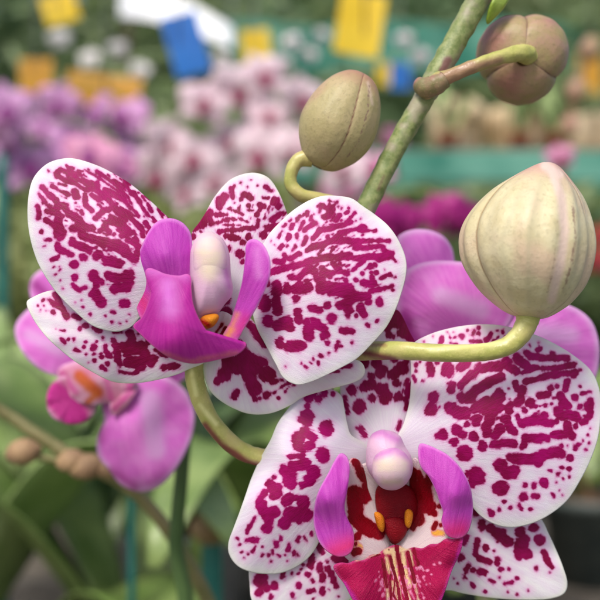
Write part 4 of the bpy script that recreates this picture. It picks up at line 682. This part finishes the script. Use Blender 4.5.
p = P(212, 545, .5); stake(p.x, p.y, BENCH, p.z, .0058, m_tealpole, 'short teal stake with a brown tip beside the big lower petal')
bb_ = bud('dry_seed_pod', P(212, 545, .5), P(208, 508, .5), .0105, m_brown, None, [(0, .4), (.3, .95), (.6, 1), (.9, .5), (1, .1)], n=20, nt=30); tag(bb_, 'brown seed pod on the tip of the short teal stake', 'seed pod')

# ------------------------------------------------------------------ flowering plants further back
G = 'flowering orchids at the back of the bench'
orchid((-.19, 1.32), 'orchid with blush and crimson flowers left of the curled bud stalk', [(160, 110), (200, 95), (235, 110), (250, 170), (250, 260), (240, 400)], [(168, 145, 20), (205, 105, -15), (196, 160, 10), (232, 145, -25), (160, 175, 10), (220, 185, 0), (240, 92, 15), (190, 195, -20)], m_fpale, m_lipred, Y=1.3, size=.078, group=G)
orchid((-.04, 1.24), 'orchid with blush pink flowers behind the curled bud stalk', [(250, 60), (285, 75), (310, 110), (318, 180), (315, 260), (300, 400)], [(262, 78, 10), (270, 118, -15), (300, 100, 20), (292, 150, -10), (325, 150, 15), (345, 175, -10), (262, 155, 0)], m_fpale, m_lipred, Y=1.2, size=.075, group=G)
orchid((-.42, 1.5), 'mauve orchid behind the top of the left spotted petal', [(50, 90), (90, 85), (125, 105), (140, 160), (140, 260), (130, 400)], [(60, 105, 15), (100, 112, -20), (75, 140, 10), (130, 118, -10), (108, 150, 20), (62, 165, -10), (130, 160, 10), (44, 130, 20)], m_fmauve, m_lipmauve, Y=1.45, size=.08, group=G)
orchid((-.55, 1.3), 'mauve orchid cut by the left edge of the picture', [(-30, 90), (0, 85), (20, 105), (30, 160), (35, 260), (40, 400)], [(5, 112, 15), (12, 145, -20), (28, 168, 10), (-8, 165, -10), (-12, 130, 0)], m_fmauve, m_lipmauve, Y=1.25, size=.08, group=G)
orchid((-.2, 1.02), 'pink orchid low behind the left spotted petal', [(60, 120), (95, 130), (120, 150), (125, 200), (130, 300), (140, 420)], [(118, 172, 15), (92, 158, -15)], m_fpink, m_lipmauve, Y=1.0, size=.06, group=G)
orchid((.16, .88), 'magenta orchid behind the plain mauve petals', [(375, 200), (410, 190), (445, 200), (460, 250), (465, 330), (470, 450)], [(404, 222, 10), (442, 214, -15), (462, 222, 20), (384, 226, -10)], m_fmag, m_fmag, Y=.85, size=.058, group=G)
orchid((.28, 1.35), 'pale pink orchid between the curled stalk and the large bud', [(340, 120), (365, 125), (390, 150), (400, 200), (405, 300), (410, 400)], [(352, 150, 10), (376, 172, -10), (392, 142, 20), (340, 190, 10)], m_fpink, m_lipred, Y=1.35, size=.06, group=G)
orchid((.36, 1.1), 'rosy brown spike with a few small buds at the right edge', [(588, 40), (580, 80), (570, 120), (562, 170), (560, 260), (560, 400)], [(560, 158, 10)], m_fpink, m_lipred, Y=1.05, size=.045, group=G, buds=((588, 50, .02), (574, 92, .02), (566, 128, .018)), thick=.005, spikemat=m_brown)
orchid((.5, 1.5), 'orchid with brick red flowers at the right edge beside the large bud', [(590, 190), (605, 200), (612, 250), (612, 300), (610, 400)], [(604, 238, 0), (598, 262, 10)], fl_mat('flower_brick', lin(176, 60, 56), lin(190, 76, 66)), m_lipred, Y=1.45, size=.06, group=G)
orchid((.1, 2.05), 'pale orchid high at the back between the yellow cards', [(300, 20), (285, 30), (275, 60), (272, 120), (272, 220), (272, 330)], [(292, 42, 10), (310, 55, -10), (222, 60, 20), (285, 64, 0), (322, 36, 10), (404, 40, 0), (420, 58, 10)], m_fwhite, m_lipmauve, Y=2.0, size=.045, group=G)
orchid((-.3, 1.75), 'white orchid high at the back left', [(100, 70), (80, 50), (60, 60), (70, 120), (80, 220), (80, 330)], [(60, 40, 10), (90, 60, -10), (118, 50, 20), (140, 70, 0), (210, 100, 10)], m_fwhite, m_fwhite, Y=1.9, size=.05, group=G)

# ------------------------------------------------------------------ coloured cards on wires
def card(px, py, w, h, Y, mat, label, rot=0, cat='hanging card', tilt=0):
    c = P(px, py, Y); s = K * Y / 600; W2, H2 = w * s / 2, h * s / 2
    r0 = empty('hanging_card', tuple(c), label, cat, 'coloured cards hung above the benches')
    V = []; n = 8
    for sgn in (-1, 1):
        for i in range(n + 1):
            for j in range(n + 1):
                x = (i / n - .5) * 2; z = (j / n - .5) * 2; bend = .08 * W2 * math.sin(x * 2 + 1) + .05 * W2 * z * z
                X = x * W2 * math.cos(rot) - z * H2 * math.sin(rot); Z = x * W2 * math.sin(rot) + z * H2 * math.cos(rot)
                V.append((c.x + X, c.y + bend + sgn * .0006 + tilt * Z, c.z + Z))
    q = (n + 1) ** 2; F = []
    for i in range(n):
        for j in range(n):
            a_ = i * (n + 1) + j; F.append((a_, a_ + n + 1, a_ + n + 2, a_ + 1)); F.append((q + a_, q + a_ + 1, q + a_ + n + 2, q + a_ + n + 1))
    mesh_obj('card_sheet', V, F, mat, r0)
    top = c + Vector((-H2 * math.sin(rot), 0, H2 * math.cos(rot)))
    tube('wire', [(top.x, top.y + .0, top.z - .01, .0012), (top.x, top.y, top.z + .1, .0012), (top.x, top.y, 1.9, .0012)], m_steel, r0, nseg=8, nt=6)
card(360, 24, 46, 62, 1.0, m_yellow, 'bright yellow card left of the green spike, cut by the top of the picture', -.15)
card(256, 46, 28, 34, 1.35, m_yellow, 'small yellow card between the blue card and the bright yellow one', .1)
card(60, 8, 34, 30, 1.35, m_yellow, 'yellow card at the top left corner', .3)
card(186, 44, 36, 62, 1.15, m_blue, 'blue card under the white sheet', .28)
card(36, 76, 32, 34, 1.7, m_orange, 'orange card at the left above the mauve flowers', 0)
card(104, 90, 74, 32, 1.7, m_orange, 'wide orange card beside the small one above the mauve flowers', -.1)
card(400, 76, 20, 26, 1.6, m_blue, 'small blue card behind the green spike', 0)
card(384, 74, 14, 22, 1.7, m_yellow, 'narrow yellow card beside the small blue card', 0)
card(590, 74, 24, 40, 2.2, m_orange, 'orange card at the right edge behind the rosy bud', 0)

# ------------------------------------------------------------------ benches, rack, shade nets
bench = empty('nursery_bench', (-.3, .95, -1.2), 'long low slatted wooden bench that carries the potted orchids', 'bench')
box_mesh('bench_top', [(-.02, .2 + .1 * k, BENCH - .0125, 1.9, .085, .025) for k in range(17)], m_bench, bench)
for sx in (-.9, .86):
    for sy in (.25, 1.75): box_mesh('leg', [(sx, sy, (-1.2 + BENCH - .025) / 2, .06, .06, 1.2 + BENCH - .025)], m_bench, bench)
rz = P(0, 152, 2.2).z
rack = empty('display_rack', (.9, 2.3, -1.2), 'tall rack with a teal cloth front and beige pots on top', 'rack')
box_mesh('shelf', [(.72, 2.35, rz - .015, 1.5, .4, .03)], m_bench, rack)
box_mesh('teal_cloth', [(.72, 2.14, rz - .045, 1.5, .012, .075)], m_teal, rack)
for sx in (.0, 1.44):
    for sy in (2.18, 2.52): box_mesh('leg', [(sx, sy, (-1.2 + rz - .03) / 2, .04, .04, 1.2 + rz - .03)], m_bench, rack)
for k, (x0, x1, lab) in enumerate(((430, 486, 'beige fibre pot nearest the green spike on the rack'), (488, 548, 'beige fibre pot in the middle of the rack behind the rosy bud'), (566, 622, 'beige fibre pot at the right end of the rack'))):
    c = P((x0 + x1) / 2, 150, 2.35); r_ = (x1 - x0) / 2 / 600 * K * 2.35
    q = lathe('fibre_pot', [(r_ * .8, 0), (r_ * .98, .05), (r_, .11), (r_ * .96, .155 - .02 * k), (r_ * .86, .15 - .02 * k), (r_ * .8, .1), (.01, .09)], (c.x, 2.35, rz), m_beige, None); tag(q, lab, 'pot', 'beige fibre pots on the rack')
for k, (x, lab, mt) in enumerate(((448, 'small leafy plant standing in front of the first beige pot', m_leafp), (520, 'small leafy plant in front of the gap between the beige pots', m_leaf), (556, 'small leafy plant left of the last beige pot', m_leafp))):
    c = P(x, 150, 2.22)
    leafy(c.x, 2.22, lab, [(20 + 50 * k, .1, .035, 1.2, .4), (160, .1, .03, 1.4, .3), (95, .11, .03, 1.5, .3), (250, .09, .03, 1.0, .6), (310, .1, .03, 1.2, .5)], mt, m_clay, z=rz, ph=.05, pr=.03, group='small plants on the rack')
def net(name, x0, x1, z0, z1, Y, mat, label, sag=.05, cat='shade net'):
    n, m = 40, 6; V = []
    for sgn in (0, 1):
        for i in range(n + 1):
            for j in range(m + 1):
                x = x0 + (x1 - x0) * i / n; z = z0 + (z1 - z0) * j / m
                V.append((x, Y + .06 * math.sin(x * 9) + sgn * .004, z - sag * abs(math.sin(i / n * math.pi * 3))))
    q = (n + 1) * (m + 1); F = []
    for i in range(n):
        for j in range(m):
            a_ = i * (m + 1) + j; F += [(a_, a_ + m + 1, a_ + m + 2, a_ + 1), (q + a_, q + a_ + 1, q + a_ + m + 2, q + a_ + m + 1)]
    r0 = empty(name, (x0, Y, -1.2), label, cat)
    mesh_obj('net_cloth', V, F, mat, r0)
    for x in (x0, x1): tube('post', [(x, Y + .03, -1.2, .03), (x, Y + .03, 0, .03), (x, Y + .03, z1 + .1, .03)], m_steel, r0, nseg=6, nt=10)
    return r0
net('shade_net', P(215, 0, 4.2).x, P(640, 0, 4.2).x, P(0, 64, 4.2).z, P(0, 16, 4.2).z, 4.2, m_teal, 'long teal shade net stretched high across the back of the nursery')
net('shade_net', P(560, 0, 3.2).x, P(720, 0, 3.2).x, P(0, 210, 3.2).z, P(0, 160, 3.2).z, 3.2, m_teal, 'short teal net at the right edge behind the large bud')
net('shade_net', P(330, 0, 3.0).x, P(470, 0, 3.0).x, P(0, 176, 3.0).z, P(0, 156, 3.0).z, 3.0, m_teal, 'narrow teal net strip left of the rack behind the green spike')
# added white sheet standing in for the bright sky seen through a gap
c0 = P(175, 14, 3.0)
ws = empty('sky_gap_sheet', tuple(c0), 'white sheet added in place of the bright sky gap above the blue card', 'sky stand-in')
V = []
for sgn in (0, .004):
    for i in range(13):
        for j in range(5):
            u, v = i / 12, j / 4; px_ = 120 + 112 * u; cy = -2 + 40 * u ** 1.6; V.append(tuple(P(px_, cy + (v - .5) * (38 - 16 * u), 3.0 + .1 * math.sin(u * 5) - .2 * v + sgn)))
F = []
for i in range(12):
    for j in range(4):
        a_ = i * 5 + j; F += [(a_, a_ + 5, a_ + 6, a_ + 1), (65 + a_, 65 + a_ + 1, 65 + a_ + 6, 65 + a_ + 5)]
mesh_obj('sky_gap_panel', V, F, m_white, ws)
for u in (0, 12): tube('cord', [(*V[u * 5], .002), (V[u * 5][0], V[u * 5][1], V[u * 5][2] + .5, .002), (V[u * 5][0], V[u * 5][1], 2.6, .002)], m_steel, ws, nseg=6, nt=6)

# ------------------------------------------------------------------ shrubs and trees
TL = ['mid green leafy tree', 'dark green dense tree', 'olive green loose tree']
specs = [(-1.6, 3.6, .7, (.8, .5, .9), 1, 'dark green dense tree at the far left behind the orange cards'), (-.75, 3.9, .9, (.7, .5, .8), 0, 'mid green tree behind the blue card'),
         (.05, 4.6, .8, (.8, .5, .9), 1, 'dark green tree behind the pink flower cluster'), (.95, 4.8, .5, (.8, .5, .8), 0, 'mid green tree behind the rack with beige pots'),
         (1.9, 4.0, .9, (.8, .5, 1.1), 0, 'mid green tree at the far right edge'), (-1.3, 3.0, .0, (.7, .4, .55), 2, 'olive shrub low at the left beyond the bench'),
         (-.35, 2.8, -.05, (.55, .35, .5), 2, 'olive shrub beyond the blush flower cluster'), (.5, 3.1, -.05, (.7, .4, .55), 0, 'mid green shrub beyond the magenta orchid'),
         (1.35, 3.4, .0, (.6, .4, .45), 1, 'dark green shrub low at the right edge'), (-.9, 6.2, 1.3, (1.3, .6, 1.2), 0, 'large pale tree high at the back left'), (1.2, 6.4, 1.2, (1.5, .6, 1.1), 1, 'large dark tree high at the back right'),
         (-2.6, 5.6, .6, (1.1, .6, 1.5), 1, 'tall dark tree beyond the far left'), (3.0, 5.6, .6, (1.1, .6, 1.5), 0, 'tall green tree beyond the far right'), (.75, 6.9, 2.1, (1.5, .6, .9), 1, 'tall dark tree rising above the teal shade net behind the spike'), (2.3, 6.6, 2.0, (1.2, .6, .9), 0, 'tall mid green tree rising above the rosy bud'), (.2, 6.0, .0, (2.6, .5, .8), 0, 'wide green hedge tree across the back')]
for k, (x, y, cz, cr, mi, lab) in enumerate(specs):
    low = cz < .2 and y < 4
    tree('leafy_shrub' if low else 'leafy_tree', x, y, 1.0, cz, cr, 2600 if y < 5 else 5200, (m_tree1, m_tree2, m_tree3)[mi], lab, 'shrub' if low else 'tree', ls=.075 if y < 5 else .13, seed=k + 3)

# ------------------------------------------------------------------ ground
g = mesh_obj('ground', [(-60, -20, -1.2), (60, -20, -1.2), (60, 120, -1.2), (-60, 120, -1.2)], [(0, 1, 2, 3)], m_ground, None, smooth=False); g['kind'] = 'structure'
